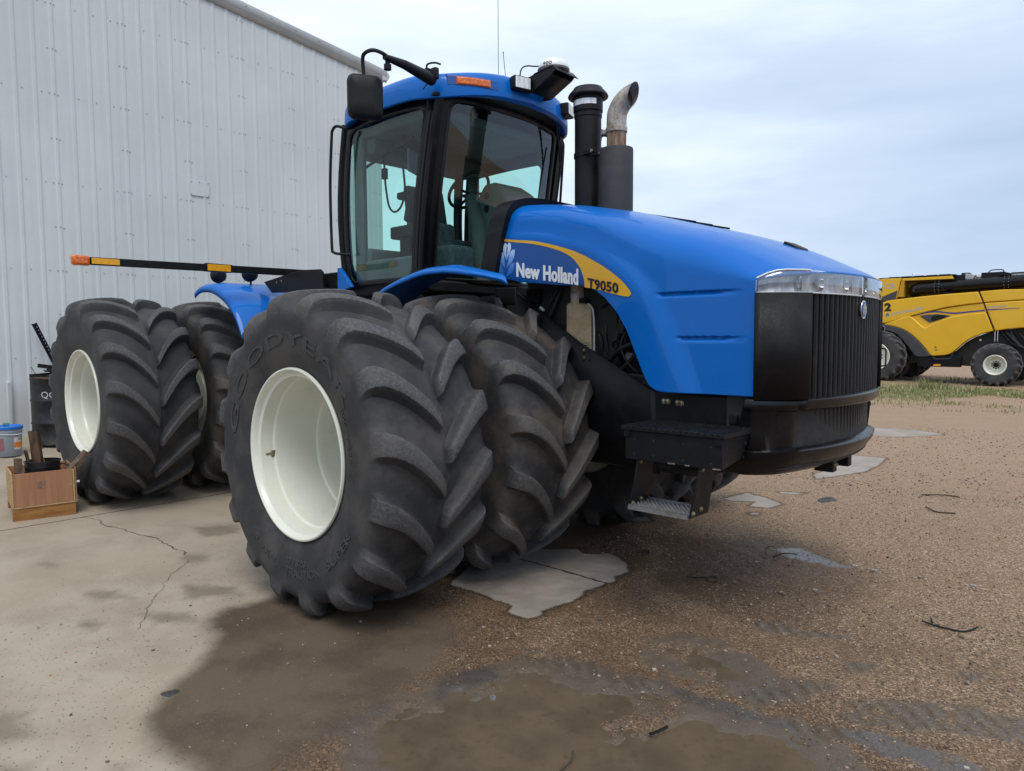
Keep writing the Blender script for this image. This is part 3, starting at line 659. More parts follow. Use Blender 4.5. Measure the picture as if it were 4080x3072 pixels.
def rim_deep(n=72, out=-1, s=.98):
    """deep dished rim seen from the outside (out = -1: outside is -Y)"""
    pr = [(.566, -.345), (.574, -.352), (.580, -.362), (.576, -.374), (.566, -.376), (.556, -.368), (.548, -.352), (.541, -.330), (.537, -.285), (.535, -.262), (.527, -.250), (.512, -.244), (.505, -.236), (.502, -.21),
          (.498, -.05), (.494, .060), (.487, .066), (.478, .068), (.474, .078), (.473, .11), (.470, .20), (.462, .225), (.44, .242), (.38, .256), (.33, .270), (.30, .292), (.29, .315), (.20, .322), (.12, .322), (.118, .30), (.02, .30), (.0005, .30)]
    mb = MB(); mb.lathe(pr, (0, 0, 0), 'y', n)
    back = [(.566, -.345), (.52, -.33), (.515, -.1), (.515, .30), (.55, .33), (.575, .352), (.56, .36), (.52, .34), (.47, .25)]
    mb.lathe([(r, h) for r, h in back], (0, 0, 0), 'y', n)
    mb.v = [(x * s, y * 1.085, z * s) for x, y, z in mb.v]
    if out > 0: mb = mirror_y(mb); mb.v = [(x, y * .80, z) for x, y, z in mb.v]
    return mb
def rim_holes():
    mb = MB()
    for k in range(10):
        a = 2 * PI * k / 10 + .12
        mb.disc((.405 * math.sin(a), .263, .405 * math.cos(a)), .011, 'y', .006, 12)
    return mb
def arc_text(s, r, a0, a1, h, yfun, bold=.012, lift=.004, flip=False):
    """raised lettering on a sidewall facing -Y. Angle a: 0 at the top, positive towards +X (clockwise seen from -Y)"""
    def fn(u, v, d):
        if not flip: a = a0 + (a1 - a0) * u; rr = r + v * h
        else: a = a0 + (a1 - a0) * u; rr = r - v * h
        return (rr * math.sin(a), yfun(rr) - lift * 1.0 * d + .004 * (1 - d) * (1 - d), rr * math.cos(a))
    return text_mb(s, fn, bold, depth=1, cuts=3)

tractor = thing('tractor', 'blue articulated four wheel drive tractor with dual tyres, black grille and cab', 'tractor', (0, 0, 0))
def T(name, mb, mat, **kw): return part(tractor, name, mb, mat, **kw)

def sidewall_y(rr):
    hw = .428
    tab = [(.555, .885), (.572, .893), (.5795, .905), (.588, .915), (.612, .935), (.655, .970), (.705, .995), (.75, 1.008), (.79, 1.014), (.82, 1.02)]
    r = .555 + (rr - .552) * (1.045 - .555) / (1.085 - .552)
    return -hw * np.interp(r, [t[0] for t in tab], [t[1] for t in tab])
def set_tops(o, mb):
    t = o.data.attributes.new('lugtop', 'FLOAT', 'POINT'); t.data.foreach_set('value', np.array(mb.tops, np.float32))
t_fo = tyre(16, .33, 1.090, .428, .552, worn=1.0, seed=2, fat=1.10)
t_fi = tyre(16, .36, 1.090, .425, .552, worn=.1, seed=3, fat=.95)
t_ro = tyre(16, .40, 1.100, .435, .535, worn=.15, seed=4, fat=.95, power=1.75)
tiny = {}
def make_wheel(kind, tmb, tmat, loc, out, lettering=()):
    w = bpy.data.objects.new('wheel', None); COL.objects.link(w); w.parent = tractor; w.location = loc; w.empty_display_size = .1; ORG[w] = Vector((0, 0, 0))
    ty = obj('tyre', tmb, tmat, w, ang=(34 if tmat is M['tyre_worn'] else 30)); set_tops(ty, tmb)
    rm = obj('rim', rim_deep(out=out, s=(.945 if kind in ('ro', 'lr') else .98)), M['cream'], w, ang=32)
    if out < 0:
        part(w, 'bolt_hole', rim_holes(), M['pipe_rust'])
        mb = MB(); a = R(-97); mb.box((.512 * math.sin(a), -.27, .512 * math.cos(a)), (.03, .03, .045), Matrix.Rotation(0, 3, 'Y')); mb.lathe([(.014, 0), (.014, -.02), (.007, -.02), (.007, -.055), (.0005, -.055)], (.507 * math.sin(a), -.27, .507 * math.cos(a)), 'y', 10)
        obj('valve', mb, M['zinc'], w)
    for s, args in lettering:
        obj('lettering', arc_text(s, *args[:4], sidewall_y, **args[4]), M['tyre_mark'], w)
    return w
# front outer, right: worn, lettered sidewall
XF, ZF = -.112, 1.014
XR, ZR = -4.365, 1.110
hi = make_wheel('fo', t_fo, M['tyre_worn'], (XF, -2.065, ZF), -1,
    [('GOODYEAR', (.715, R(-84), R(62), .088, dict(bold=.004, lift=.006))),
     ('SUPER', (.795, R(148), R(121), .055, dict(bold=.01, lift=.005, flip=True))), ('TRACTION', (.800, R(186), R(155), .055, dict(bold=.01, lift=.004, flip=True))),
     ('RADIAL', (.795, R(218), R(194), .052, dict(bold=.01, lift=.004, flip=True))), ('DT820', (.725, R(186), R(167), .042, dict(bold=.01, lift=.004, flip=True))),
     ('800/70R38', (.655, R(60), R(88), .034, dict(bold=.004, lift=.004))), ('155', (.63, R(92), R(98), .03, dict(bold=.002, lift=.003)))])
wi = make_wheel('fi', t_fi, M['tyre_dusty'], (XF, -.94, ZF), 1)
ro = make_wheel('ro', t_ro, M['tyre_dark'], (XR, -2.06, ZR), -1, [('TEIN', (.775, R(-47), R(-19), .085, dict(bold=.012, lift=.005)))])
def dup_wheel(w, loc, flip=False):
    c = copy_part(w, tractor, loc)
    for ch in w.children:
        if ch.name.split('.')[0] in ('lettering',): continue
        copy_part(ch, c)
    return c
dup_wheel(wi, (XR, -1.0, ZR)); dup_wheel(wi, (XF, .94, ZF)); dup_wheel(wi, (XR, 1.0, ZR))
def left_wheel(kind, tmb, tmat, loc):
    return make_wheel(kind, tmb, tmat, loc, 1)
lo = left_wheel('lo', t_fo, M['tyre_worn'], (XF, 2.065, ZF)); left_wheel('lr', t_ro, M['tyre_dark'], (XR, 2.06, ZR))

# ------------------------------------------------------------------ hood
def ys(X): return -.70 - .235 * sm((np.asarray(X, float) - .5) / 1.2)
DEC = np.array([(-.2, 2.60), (.07, 2.575), (.465, 2.52), (.78, 2.44), (.98, 2.37), (1.19, 2.27), (1.38, 2.16), (1.53, 2.02), (1.65, 1.82), (1.74, 1.62), (1.83, 1.40), (1.86, 1.3)])
def decD(X, Z):
    P = np.stack([np.ravel(X), np.ravel(Z)], 1); d = np.full(len(P), 9.0); sg = np.ones(len(P))
    for a, b in zip(DEC[:-1], DEC[1:]):
        e = b - a; w = P - a; t = np.clip((w @ e) / (e @ e), 0, 1); q = w - t[:, None] * e; dd = np.hypot(q[:, 0], q[:, 1])
        cr = e[0] * w[:, 1] - e[1] * w[:, 0]; m_ = dd < d; d = np.where(m_, dd, d); sg = np.where(m_, np.sign(cr), sg)
    return (d * sg).reshape(np.shape(X))
def groove(X, Z):
    o = np.zeros(np.shape(X))
    for x0, x1, z0 in ((1.63, 2.225, 2.030), (1.78, 2.23, 1.755)):
        t = (X - x0) / (x1 - x0); fx = sm(t / .06) * sm((1 - t) / .35) * ((t > 0) & (t < 1))
        zz = (z0 + .012 - Z) / .040
        o += .020 * fx * np.where((zz > 0) & (zz < 1), np.minimum(1, zz / .12) * (1 - sm((zz - .12) / .88)), 0)
    return o
def side_y(X, Z):
    X = np.asarray(X, float); Z = np.asarray(Z, float)
    return ys(X) + .034 * sm((decD(X, Z) + .01) / .15) + groove(X, Z)
zb_pts = np.array([(0, 2.262), (.3, 2.194), (.7, 2.150), (.94, 2.132), (1.08, 2.095), (1.195, 2.031), (1.315, 1.93), (1.41, 1.807), (1.5, 1.634), (1.56, 1.515), (1.60, 1.455), (1.65, 1.425), (1.72, 1.417), (2.4, 1.417)])
zt_pts = np.array([(0, 2.845), (.3, 2.828), (.66, 2.785), (1.1, 2.690), (1.5, 2.575), (1.85, 2.475), (2.1, 2.390), (2.3, 2.300), (2.45, 2.222), (2.55, 2.178), (2.6, 2.148), (2.7, 2.05)])
zs_pts = np.array([(0, 2.60), (.5, 2.56), (1, 2.42), (1.5, 2.23), (2.0, 2.11), (2.29, 2.075), (2.7, 2.06)])
def cr_interp(x, tab):
    """smoothed table lookup"""
    x = np.asarray(x, float); return (np.interp(x - .07, tab[:, 0], tab[:, 1]) + 2 * np.interp(x, tab[:, 0], tab[:, 1]) + np.interp(x + .07, tab[:, 0], tab[:, 1])) / 4
def nose(y):
    y = np.abs(np.asarray(y, float)); return 2.585 - .2 * y * y - .14 * np.clip((y - .65) / .25, 0, 2) ** 2
us = np.unique(np.concatenate([np.linspace(0, .35, 14), np.linspace(.35, .75, 60), np.linspace(.75, 1, 34)]))
NS, NR = 120, 26
def hood_half(sg):
    rows = []
    for u in us:
        row = []
        Xs = .02 + u * (2.292 - .02)
        zb = float(np.interp(Xs, zb_pts[:, 0], zb_pts[:, 1])); z_s = float(cr_interp(Xs, zs_pts))
        for j in range(NS):
            z = zb + (z_s - zb) * j / (NS - 1); x = Xs + (1 - u) ** 8 * (z - 2.262) * .28
            row.append((x, sg * -float(side_y(x, z)), z))
        ysd = abs(row[-1][1]); e = .50 + .22 * u
        for j in range(1, NR + 1):
            a = PI / 2 * j / NR; y = ysd * max(0.0, math.cos(a)) ** e
            lim = float(nose(min(y, .9))) + .012
            x = .02 + u * (lim - .02)
            xe = x + (float(nose(0)) - float(nose(min(y, .9)))) * u ** 4
            zt = float(cr_interp(xe, zt_pts)); zsx = float(cr_interp(Xs, zs_pts))
            z = zsx + (max(zt, zsx + .02) - zsx) * math.sin(a) ** e
            x += (1 - u) ** 8 * (z - 2.262) * .30
            row.append((x, sg * y, z))
        rows.append(row)
    return np.array(rows)
H1 = hood_half(-1); H2 = hood_half(1)[:, ::-1]
HOFF = -1
mb = MB(); mb.grid(np.concatenate([H1, H2[:, 1:]], 1), flip=False)
hood = T('hood', mb, M['blue'], ang=50, solid=.016, off=HOFF)
# dark inner panel just inside the hood shell closes the view of its hollow
mb = MB()
for sg in (-1, 1): mb.bb(.05, 1.5, sg * .28, sg * .31, 1.3, 2.4); mb.bb(1.5, 2.2, sg * .60, sg * .64, .98, 2.0)
mb.bb(.0, 2.0, -.5, .5, 1.0, 1.5); mb.bb(.1, 1.0, -.42, .42, 1.4, 2.45)
T('engine', mb, M['dark'], bevel=.02)
def side_strip(name, outer, inner, mat, lift, n=40):
    """decal between two curves in the X-Z plane, laid on the hood side"""
    def rs(c):
        c = np.array(bez(c, 8)); s = np.concatenate([[0], np.cumsum(np.hypot(*np.diff(c, axis=0).T))]); t = np.linspace(0, s[-1], n)
        return np.stack([np.interp(t, s, c[:, 0]), np.interp(t, s, c[:, 1])], 1)
    a, b = rs(outer), rs(inner); G = []
    for i in range(n):
        G.append([])
        for k in range(9):
            q = a[i] + (b[i] - a[i]) * k / 8; G[-1].append((q[0], float(side_y(q[0], q[1])) - lift, q[1]))
    mb = MB(); mb.grid(np.array(G), flip=True)
    if True:
        me = mb
    return part(hood, name, mb, mat, ang=180)
OUT = [(.075, 2.548), (.25, 2.522), (.465, 2.490), (.783, 2.406), (.981, 2.334), (1.194, 2.237), (1.351, 2.144), (1.434, 2.072), (1.452, 2.045)]
INN = [(.072, 2.532), (.25, 2.504), (.44, 2.472), (.66, 2.412), (.82, 2.345), (.92, 2.26), (.965, 2.18), (.972, 2.135)]
def half_pt(c, t): return c[0] + (c[1] - c[0]) * t
BOT = [(.02, 2.275), (.25, 2.212), (.50, 2.178), (.70, 2.158), (.85, 2.146), (.972, 2.137)]
side_strip('blue_decal', INN[:], [(.04, 2.274), (.18, 2.232), (.32, 2.205), (.50, 2.178), (.66, 2.162), (.80, 2.150), (.90, 2.143), (.968, 2.134)], M['decal_blue'], .0035)
side_strip('yellow_decal', OUT, [*INN[:-1], (.972, 2.14), (1.20, 2.078), (1.40, 2.032)] if False else [(.072, 2.532), (.25, 2.504), (.44, 2.472), (.66, 2.412), (.82, 2.345), (.92, 2.26), (.965, 2.18), (.975, 2.125)], M['yellow_decal'], .0050)
side_strip('yellow_decal', [(.975, 2.338), (1.10, 2.282), (1.194, 2.237), (1.351, 2.144), (1.42, 2.085), (1.452, 2.045)], [(.973, 2.118), (1.12, 2.092), (1.20, 2.073), (1.30, 2.050), (1.38, 2.034), (1.43, 2.027)], M['yellow_decal'], .0052)
def hood_text(s, x0, x1, z0, z1, h0, h1, mat, bold):
    def fn(u, v, d):
        x = x0 + (x1 - x0) * u; z = z0 + (z1 - z0) * u + v * (h0 + (h1 - h0) * u); return (x, float(side_y(x, z)) - .0075, z)
    mb = MB()
    for k, du in enumerate((-.0048, 0, .0048)):
        q = text_mb(s, lambda u, v, d: fn(u + du, v, d), bold); q.v = [(x, y - .0006 * k, z) for x, y, z in q.v]; mb.add(q.v, q.f)
    return part(hood, 'lettering', mb, mat, smooth=False)
hood_text('New Holland', .250, .905, 2.243, 2.140, .108, .114, M['white_decal'], .034)
hood_text('T9050', 1.012, 1.333, 2.113, 2.056, .068, .066, M['black_decal'], .032)
PETALS = [((-.02, -.02), (-.30, 1.06), .27), ((.02, -.02), (.30, 1.06), .27), ((-.06, -.50), (-.93, .60), .30), ((.06, -.50), (.93, .60), .30), ((-.06, -1.02), (-1.02, -.22), .27), ((.06, -1.02), (1.02, -.22), .27)]
def petal(b, t, w, n=10):
    b = np.array(b); t = np.array(t); d = t - b; nn = np.array((-d[1], d[0])) / np.hypot(*d); out = []
    for s in (1, -1):
        seq = [(k / n) for k in range(n + 1)]
        if s < 0: seq = seq[::-1]
        for q in seq:
            ww = w * (math.sin(PI * min(1, q) ** 1.7)) ** .75 if 0 < q < 1 else 0
            out.append(tuple(b + d * q + nn * s * ww))
    return out
def leaf_mb(fn):
    mb = MB()
    for p in PETALS:
        q = petal(*p); mb.add([fn(x, y) for x, y in q], [tuple(range(len(q)))])
    return mb
part(hood, 'leaf_emblem', leaf_mb(lambda x, y: (.140 + x * .088 + y * .012, float(side_y(.14 + x * .088, 2.372 + y * .132)) - .0065, 2.372 + y * .132)), M['leaf_decal'], smooth=False)
# hood top: dark vent slots and a small black scoop
mb = MB()
for k in range(3):
    x0 = .95 + k * .12; mb.box((x0 + .25, -.18 + .02 * k, float(cr_interp(x0 + .25, zt_pts)) - .004), (.62, .025, .012), Matrix.Rotation(.24, 3, 'Y'))
part(hood, 'vent_slot', mb, M['black_satin'])
mb = MB(); mb.prism([(2.12, 2.36), (2.235, 2.305), (2.225, 2.345), (2.135, 2.392)], 'y', -.15, .03); part(hood, 'camera_pod', mb, M['black_satin'], bevel=.006)
# black surround between the hood and the cab
rows = []
for dx in (.03, -.14):
    row = []
    for j in range(0, H1.shape[1]):
        x, y, z = H1[0, j]; row.append((x + dx, y * 1.075, 2.262 + (z - 2.262) * 1.085))
    row2 = [(x, -y, z) for x, y, z in row[::-1]]; rows.append(row + row2[1:])
mb = MB(); mb.grid(np.array(rows), flip=True); n = len(rows[0]); mb.add(rows[0], [tuple(range(n))]); T('hood_seal', mb, M['black_satin'], ang=50)

# ------------------------------------------------------------------ nose: grille, headlamps, bumper
def plan(n, y0, y1, off=0.0, fn=None):
    f = fn or nose; out = []
    for t in np.linspace(0, 1, n):
        y = y0 + (y1 - y0) * t; d = 1e-3; sl = (float(f(y + d)) - float(f(y - d))) / (2 * d)
        nx, ny = 1 / math.hypot(1, sl), -sl / math.hypot(1, sl); out.append((float(f(y)) + nx * off, y + ny * off))
    return out
def pleats(name, y0, y1, zt, zb, k, depth, setback, lean=0.0, mat=None):
    mb = MB(); pts = []
    f = [(0, 0), (.10, .85), (.30, 1), (.62, 1), (.80, .85), (.90, 0)]
    for i in range(k):
        for a, d in f:
            t = (i + a) / k; pts.append((y0 + (y1 - y0) * t, d))
    rows = []
    for z in (zt, zb):
        row = []
        for y, d in pts:
            dl = 1e-3; sl = (float(nose(y + dl)) - float(nose(y - dl))) / (2 * dl); q = 1 / math.hypot(1, sl); o = -setback + depth * d - (lean if z == zb else 0)
            row.append((float(nose(y)) + q * o, y - sl * q * o, z))
        rows.append(row)
    mb.grid(np.array(rows), flip=False)
    return T(name, mb, mat or M['mesh'], ang=20)
pleats('front_grille', -.655, .655, 2.012, 1.40, 24, .050, .052)
for sg in (-1, 1):
    mb = MB(); n = 14; rows = []
    for z in (2.016, 1.40):
        rows.append([(2.278 + (2.492 - 2.278) * t + .035 * math.sin(PI * t), sg * (-.898 + (.898 - .650) * t), z) for t in np.linspace(0, 1, n)])
    mb.grid(np.array(rows), flip=(sg > 0)); T('side_grille', mb, M['mesh'], ang=60, solid=.03)
mb = MB(); pl = plan(40, -.88, .88, -.06); mb.prism([(x, y) for x, y in pl] + [(2.1, .86), (2.1, -.86)], 'z', .98, 2.02); T('radiator', mb, M['dark'])
# badge on the grille
bx = float(nose(0)) + .004
def badge_pt(y, z, d): return (bx + d, y, z)
mb = MB(); ring = [(1.0 * math.cos(a) * abs(math.cos(a)) ** -.15 if abs(math.cos(a)) > 1e-6 else 0, math.sin(a)) for a in np.linspace(0, 2 * PI, 40, endpoint=False)]
mb.prism([(x * .052, 1.931 + y * .058) for x, y in ring], 'x', bx - .03, bx + .008)
bad = T('badge', mb, M['chrome'], bevel=.003)
mb = MB(); mb.prism([(x * .043, 1.931 + y * .049) for x, y in ring], 'x', bx + .0085, bx + .0105); part(bad, 'badge_face', mb, M['decal_blue'])
part(bad, 'leaf_emblem', leaf_mb(lambda x, y: (bx + .0125, x * .032, 1.932 + y * .036)), M['silver_letter'], smooth=False)
# headlamps: one each side, with inner reflectors under clear lenses
def lampset(sg):
    mb = MB(); n = 26; rows = []
    ysq = np.linspace(-.897, -.028, n)
    def zz(y, top):
        c = max(0, (-.80 - y) / .10); return (2.144 - .05 * c * c) if top else (2.018 - .0 * c)
    def pt(y, z, off):
        f = float(nose(y)); d = 1e-3; sl = (float(nose(y + d)) - float(nose(y - d))) / (2 * d); q = 1 / math.hypot(1, sl)
        return (f + off * q, sg * -1 * (y - sl * q * off) * -1 if sg > 0 else (y - sl * q * off), z)
    def P(y, z, off):
        x, yy, z = pt(y, z, off); yv = (y - 0); return (x, yy if sg < 0 else -abs(yy) * -1, z)
    for y in ysq: rows.append([P(y, zz(y, 0), -.004), P(y, zz(y, 0), -.085), P(y, zz(y, 1), -.085), P(y, zz(y, 1), -.004)])
    mb.grid(np.array(rows), flip=(sg > 0)); h = T('headlight', mb, M['chrome'], ang=25)
    mb = MB(); rows = [[P(y, zz(y, 0) + .006, -.050), P(y, (zz(y, 0) + zz(y, 1)) / 2, -.062 - .02 * math.sin(i * 1.9) ** 2), P(y, zz(y, 1) - .006, -.050)] for i, y in enumerate(ysq)]
    mb.grid(np.array(rows), flip=(sg > 0)); part(h, 'reflector', mb, M['reflector'], ang=20)
    for yc, r in ((-.70, .040), (-.50, .042), (-.18, .040)):
        mb = MB(); c = P(yc, 2.075, -.075); mb.lathe([(.0005, .0), (r * .35, .004), (r * .75, .018), (r, .040), (r * 1.05, .041)], c, 'x', 24); part(h, 'bulb_bowl', mb, M['chrome'])
    mb = MB()
    for y in (-.66, -.30, -.045):
        a = P(y, 2.022, -.05); b = P(y, 2.124, -.008); mb.bb(a[0], b[0] + .0, a[1] - .004, a[1] + .004, 2.024, 2.124)
    part(h, 'divider', mb, M['white_plastic'])
    mb = MB(); rows = []
    for y in ysq:
        rows.append([P(y, zz(y, 0) - .002, .004), P(y, zz(y, 0) + .01, .014), P(y, zz(y, 1) - .012, .014), P(y, zz(y, 1) + .000, .002)])
    mb.grid(np.array(rows), flip=(sg > 0)); part(h, 'lens', mb, M['lens'], ang=60, solid=.004)
    mb = MB(); y = -.897; mb.tube([P(y, z, .0) for z in (2.022, 2.05, 2.085)], .0045, 8); mb.tube([P(q, zz(q, 1) + .002, .004) for q in ysq[:8]], .0045, 8); mb.tube([P(q, zz(q, 0) - .002, .004) for q in ysq], .004, 8)
    part(h, 'lamp_trim', mb, M['white_plastic'])
lampset(-1); lampset(1)
mb = MB(); mb.bb(bx - .07, bx + .005, -.026, .026, 2.018, 2.13); T('lamp_centre', mb, M['grey_plastic'], bevel=.005)
# bumper: rail, recessed lower grille, rounded chin
def bump_n(y): y = abs(y); return 2.565 - .235 * y * y - .10 * max(0, (y - .7) / .2) ** 2
def bpt(y, o, z):
    d = 1e-3; sl = (bump_n(y + d) - bump_n(y - d)) / (2 * d); q = 1 / math.hypot(1, sl); return (bump_n(y) + o * q, y - sl * q * o, z)
def bsec(y):
    g = sm((.70 - abs(y)) / .03); c = sm((.86 - abs(y)) / .06)
    return [(1.398, -.05), (1.394, .006 + .018 * g), (1.387, .012 + .022 * g), (1.354, .012 + .022 * g), (1.344, .006 + .018 * g), (1.332, -.012 * c - .095 * g), (1.20, -.022 * c - .100 * g), (1.105, -.028 * c - .105 * g), (1.098, .0 - .005 * c + .010 * g), (1.090, .012), (1.068, .006), (1.02, -.028), (.975, -.075), (.948, -.125), (.936, -.18), (.93, -.3)]
rows = []
yy = np.unique(np.concatenate([np.linspace(-.9, -.6, 22), np.linspace(-.6, .6, 40), np.linspace(.6, .9, 22)]))
def side_run(sg):
    out = []
    for x in np.linspace(0, 1, 8):
        r = []
        for z, o in bsec(.9):
            p = bpt(sg * .9, o, z); back = 2.10 + (z - .93) * .30; r.append((p[0] + (back - p[0]) * (1 - x), sg * (abs(p[1])), z))
        out.append(r)
    return out
L_ = side_run(-1)[:-1]; R_ = side_run(1)[:-1][::-1]
rows = L_ + [[bpt(y, o, z) for z, o in bsec(y)] for y in yy] + R_
mb = MB(); mb.grid(np.array(rows), flip=False); bumper = T('bumper', mb, M['black_gloss'], ang=50, solid=.012, off=-1)
k = 24; pts = []
for i in range(k):
    for a, d in [(0, 0), (.10, .85), (.30, 1), (.62, 1), (.80, .85), (.90, 0)]: pts.append((-.665 + 1.33 * (i + a) / k, d))
mb = MB(); mb.grid(np.array([[bpt(y, -.066 + .036 * d + (0 if z > 1.2 else -.012), z) for y, d in pts] for z in (1.338, 1.095)]), flip=False); part(bumper, 'lower_grille', mb, M['mesh'], ang=20)
mb = MB()
for y0, y1, h in ((-.04, .075, .03), (.22, .26, .022), (.33, .345, .018), (.42, .435, .02)):
    q = [bpt(y0, .0355, 1.384), bpt(y0 + (y1 - y0) * .4, .0355, 1.356), bpt(y1, .0355, 1.358), bpt(y1 + .01, .0355, 1.372), bpt(y1 - .02, .0355, 1.385)]
    mb.add(q, [tuple(range(5))])
part(bumper, 'chipped_paint', mb, surf('primer chip', (.16, .075, .045), rough=.8), smooth=False)
mb = MB(); mb.bb(2.38, 2.50, -.20, -.13, .90, .985); mb.bb(2.38, 2.50, .08, .15, .90, .985); T('tow_bracket', mb, M['black'], bevel=.006)
mb = MB()
for y in (-.18, -.15): mb.hexbolt((2.50, y, .945), .009, 'x', .010)
T('bolt', mb, M['zinc'])

# ------------------------------------------------------------------ front frame, step box
for sg in (-1, 1):
    tp = [(-.6, .50, 2.1), (.05, .50, 2.14), (.23, .50, 2.022), (.72, .505, 1.721), (1.10, .575, 1.555), (1.243, .62, 1.492), (1.50, .765, 1.415), (1.575, .80, 1.40)]; bt = [(-.6, .50, .9), (.05, .50, .88), (.23, .50, .86), (.72, .505, .845), (1.10, .575, .84), (1.27, .62, .842), (1.52, .765, .855), (1.60, .80, .862)]
    mb = MB(); mb.grid(np.array([[(x, sg * y, z) for x, y, z in r_] for r_ in (tp, bt)]), flip=(sg > 0)); T('frame_plate', mb, M['black'], ang=12, solid=.012, off=-1)
    mb = MB(); mb.prism([(1.578, 1.402), (2.245, 1.396), (2.19, 1.21), (2.09, .942), (1.60, .90), (1.585, 1.1)], 'y', sg * .800, sg * .820); T('frame_plate', mb, M['black'], bevel=.003)
    for x, z in ((.762, 1.662), (.765, 1.604), (1.645, 1.35), (1.675, 1.35), (1.745, 1.345), (1.775, 1.343), (2.175, 1.345), (2.135, 1.255)):
        mb = MB(); mb.hexbolt((x, sg * (.512 if x < 1.5 else .821), z), .013, 'y', .012, sg); T('bolt', mb, M['zinc'])
    mb = MB()
    for x, z in ((.825, 1.598), (.90, 1.592)): mb.disc((x, sg * .530, z), .008, 'y', sg * .001, 10)
    T('bolt_hole', mb, M['black_decal'])
mb = MB(); mb.bb(-3.2, 1.75, -.45, .45, .80, 1.25); mb.lathe([(.18, -1.9), (.18, 1.9)], (0, 0, ZF), 'y', 24); mb.lathe([(.30, -.7), (.34, -.3), (.34, .3), (.30, .7)], (0, 0, ZF), 'y', 24)
mb.bb(-1.9, -.9, -.55, .55, 1.2, 2.2); T('front_chassis', mb, M['dark'], bevel=.02)
mb = MB(); mb.bb(-5.6, -2.4, -.42, .42, .75, 1.65); mb.lathe([(.18, -1.9), (.18, 1.9)], (XR, 0, ZR), 'y', 24); mb.lathe([(.30, -.7), (.34, -.3), (.34, .3), (.30, .7)], (XR, 0, ZR), 'y', 24); mb.bb(-3.6, -2.35, -.5, .5, 1.3, 2.28); T('rear_chassis', mb, M['dark'], bevel=.03)
def stepset(sg):
    mb = MB(); y0, y1 = sg * .90, sg * 1.245
    mb.add([(1.635, y1, 1.030), (2.268, y1, 1.030), (2.268, y1, 1.205), (1.635, y1, 1.205), (1.635, y0, 1.06), (2.230, y0, 1.06), (2.268, y0, 1.205), (1.635, y0, 1.205), ],
           [(0, 1, 2, 3), (1, 5, 6, 2), (5, 4, 7, 6), (4, 0, 3, 7), (3, 2, 6, 7), (0, 4, 5, 1)] if sg < 0 else [(3, 2, 1, 0), (2, 6, 5, 1), (6, 7, 4, 5), (7, 3, 0, 4), (7, 6, 2, 3), (1, 5, 4, 0)])
    b = T('battery_box', mb, M['black'], bevel=.004)
    mb = MB(); mb.bb(1.615, 2.285, sg * .885, sg * 1.262, 1.207, 1.233)
    for k in range(19):
        for j in range(9): mb.bb(1.632 + k * .035, 1.648 + k * .035, sg * (.91 + j * .04), sg * (.925 + j * .04), 1.233, 1.238)
    l = part(b, 'tread_lid', mb, M['black'], bevel=.002)
    mb = MB()
    for k in range(17): mb.bb(1.64 + k * .039, 1.652 + k * .039, sg * 1.262, sg * 1.2635, 1.222, 1.230)
    part(b, 'lid_notch', mb, M['black_decal'])
    mb = MB()
    for x in (1.65, 2.245): mb.bb(x - .022, x + .022, sg * 1.247, sg * 1.256, 1.165, 1.207)
    part(b, 'latch', mb, M['black'], bevel=.004)
    mb = MB()
    for x, z in ((1.70, 1.155), (1.835, 1.155), (2.03, 1.155), (2.20, 1.155), (1.70, 1.065), (1.835, 1.065), (2.03, 1.062), (2.20, 1.060)): mb.disc((x, sg * 1.246, z), .008, 'y', sg * .001, 10)
    for y, z in ((1.20, 1.155), (1.20, 1.06), (.97, 1.15), (.985, 1.075), (.95, 1.15)): mb.disc((2.2685, sg * y, z), .007, 'x', .001, 10)
    part(b, 'drain_hole', mb, M['black_decal'])
    mb = MB()
    for x, w in ((1.93, .045), (2.04, .03), (2.21, .05)): mb.bb(x, x + w, sg * 1.2462, sg * 1.2465, 1.031, 1.039)
    part(b, 'rust_spot', mb, M['pipe_rust'])
    mb = MB(); mb.bb(2.12, 2.17, sg * .83, sg * .87, 1.24, 1.30); part(b, 'cable_clip', mb, M['black'], bevel=.006)
    lad = None
    for x, xb in ((1.715, 1.672), (2.125, 2.075)):
        mb = MB(); mb.add([(x, sg * 1.235, 1.045), (x, sg * 1.06, 1.045), (xb, sg * 1.05, .735), (xb, sg * 1.262, .735), (x + .012, sg * 1.235, 1.045), (x + .012, sg * 1.06, 1.045), (xb + .012, sg * 1.05, .735), (xb + .012, sg * 1.262, .735)],
               [(0, 1, 2, 3), (7, 6, 5, 4), (0, 4, 5, 1), (1, 5, 6, 2), (2, 6, 7, 3), (3, 7, 4, 0)]); s = T('step_bracket', mb, M['black'], bevel=.002)
        for yy_, z in ((1.215, 1.018), (1.10, 1.03), (1.24, .762), (1.155, .775)):
            f = (z - .735) / .31; mb = MB(); mb.hexbolt((xb + (x - xb) * f + .012, sg * yy_, z), .011, 'x', .010); part(s, 'bolt', mb, M['zinc'])
    mb = MB(); xa, xb_ = 1.674, 2.074; n = 13; rows = []
    mb.bb(xa, xb_, sg * 1.06, sg * 1.265, .738, .748); mb.bb(xa, xb_, sg * 1.262, sg * 1.272, .728, .752); mb.bb(xa, xb_, sg * 1.055, sg * 1.065, .735, .770)
    for i in range(26):
        for j in range(11):
            if (i + j) % 2 == 0: mb.lathe([(.0078, 0), (.005, .013), (.0005, .014)], (xa + .012 + i * .0152, sg * (1.08 + j * .0172), .748), 'z', 6)
    for i in range(26): mb.bb(xa + .004 + i * .0154, xa + .012 + i * .0154, sg * 1.262, sg * 1.2722, .752, .760)
    T('step_tread', mb, M['alu'])
stepset(-1); stepset(1)

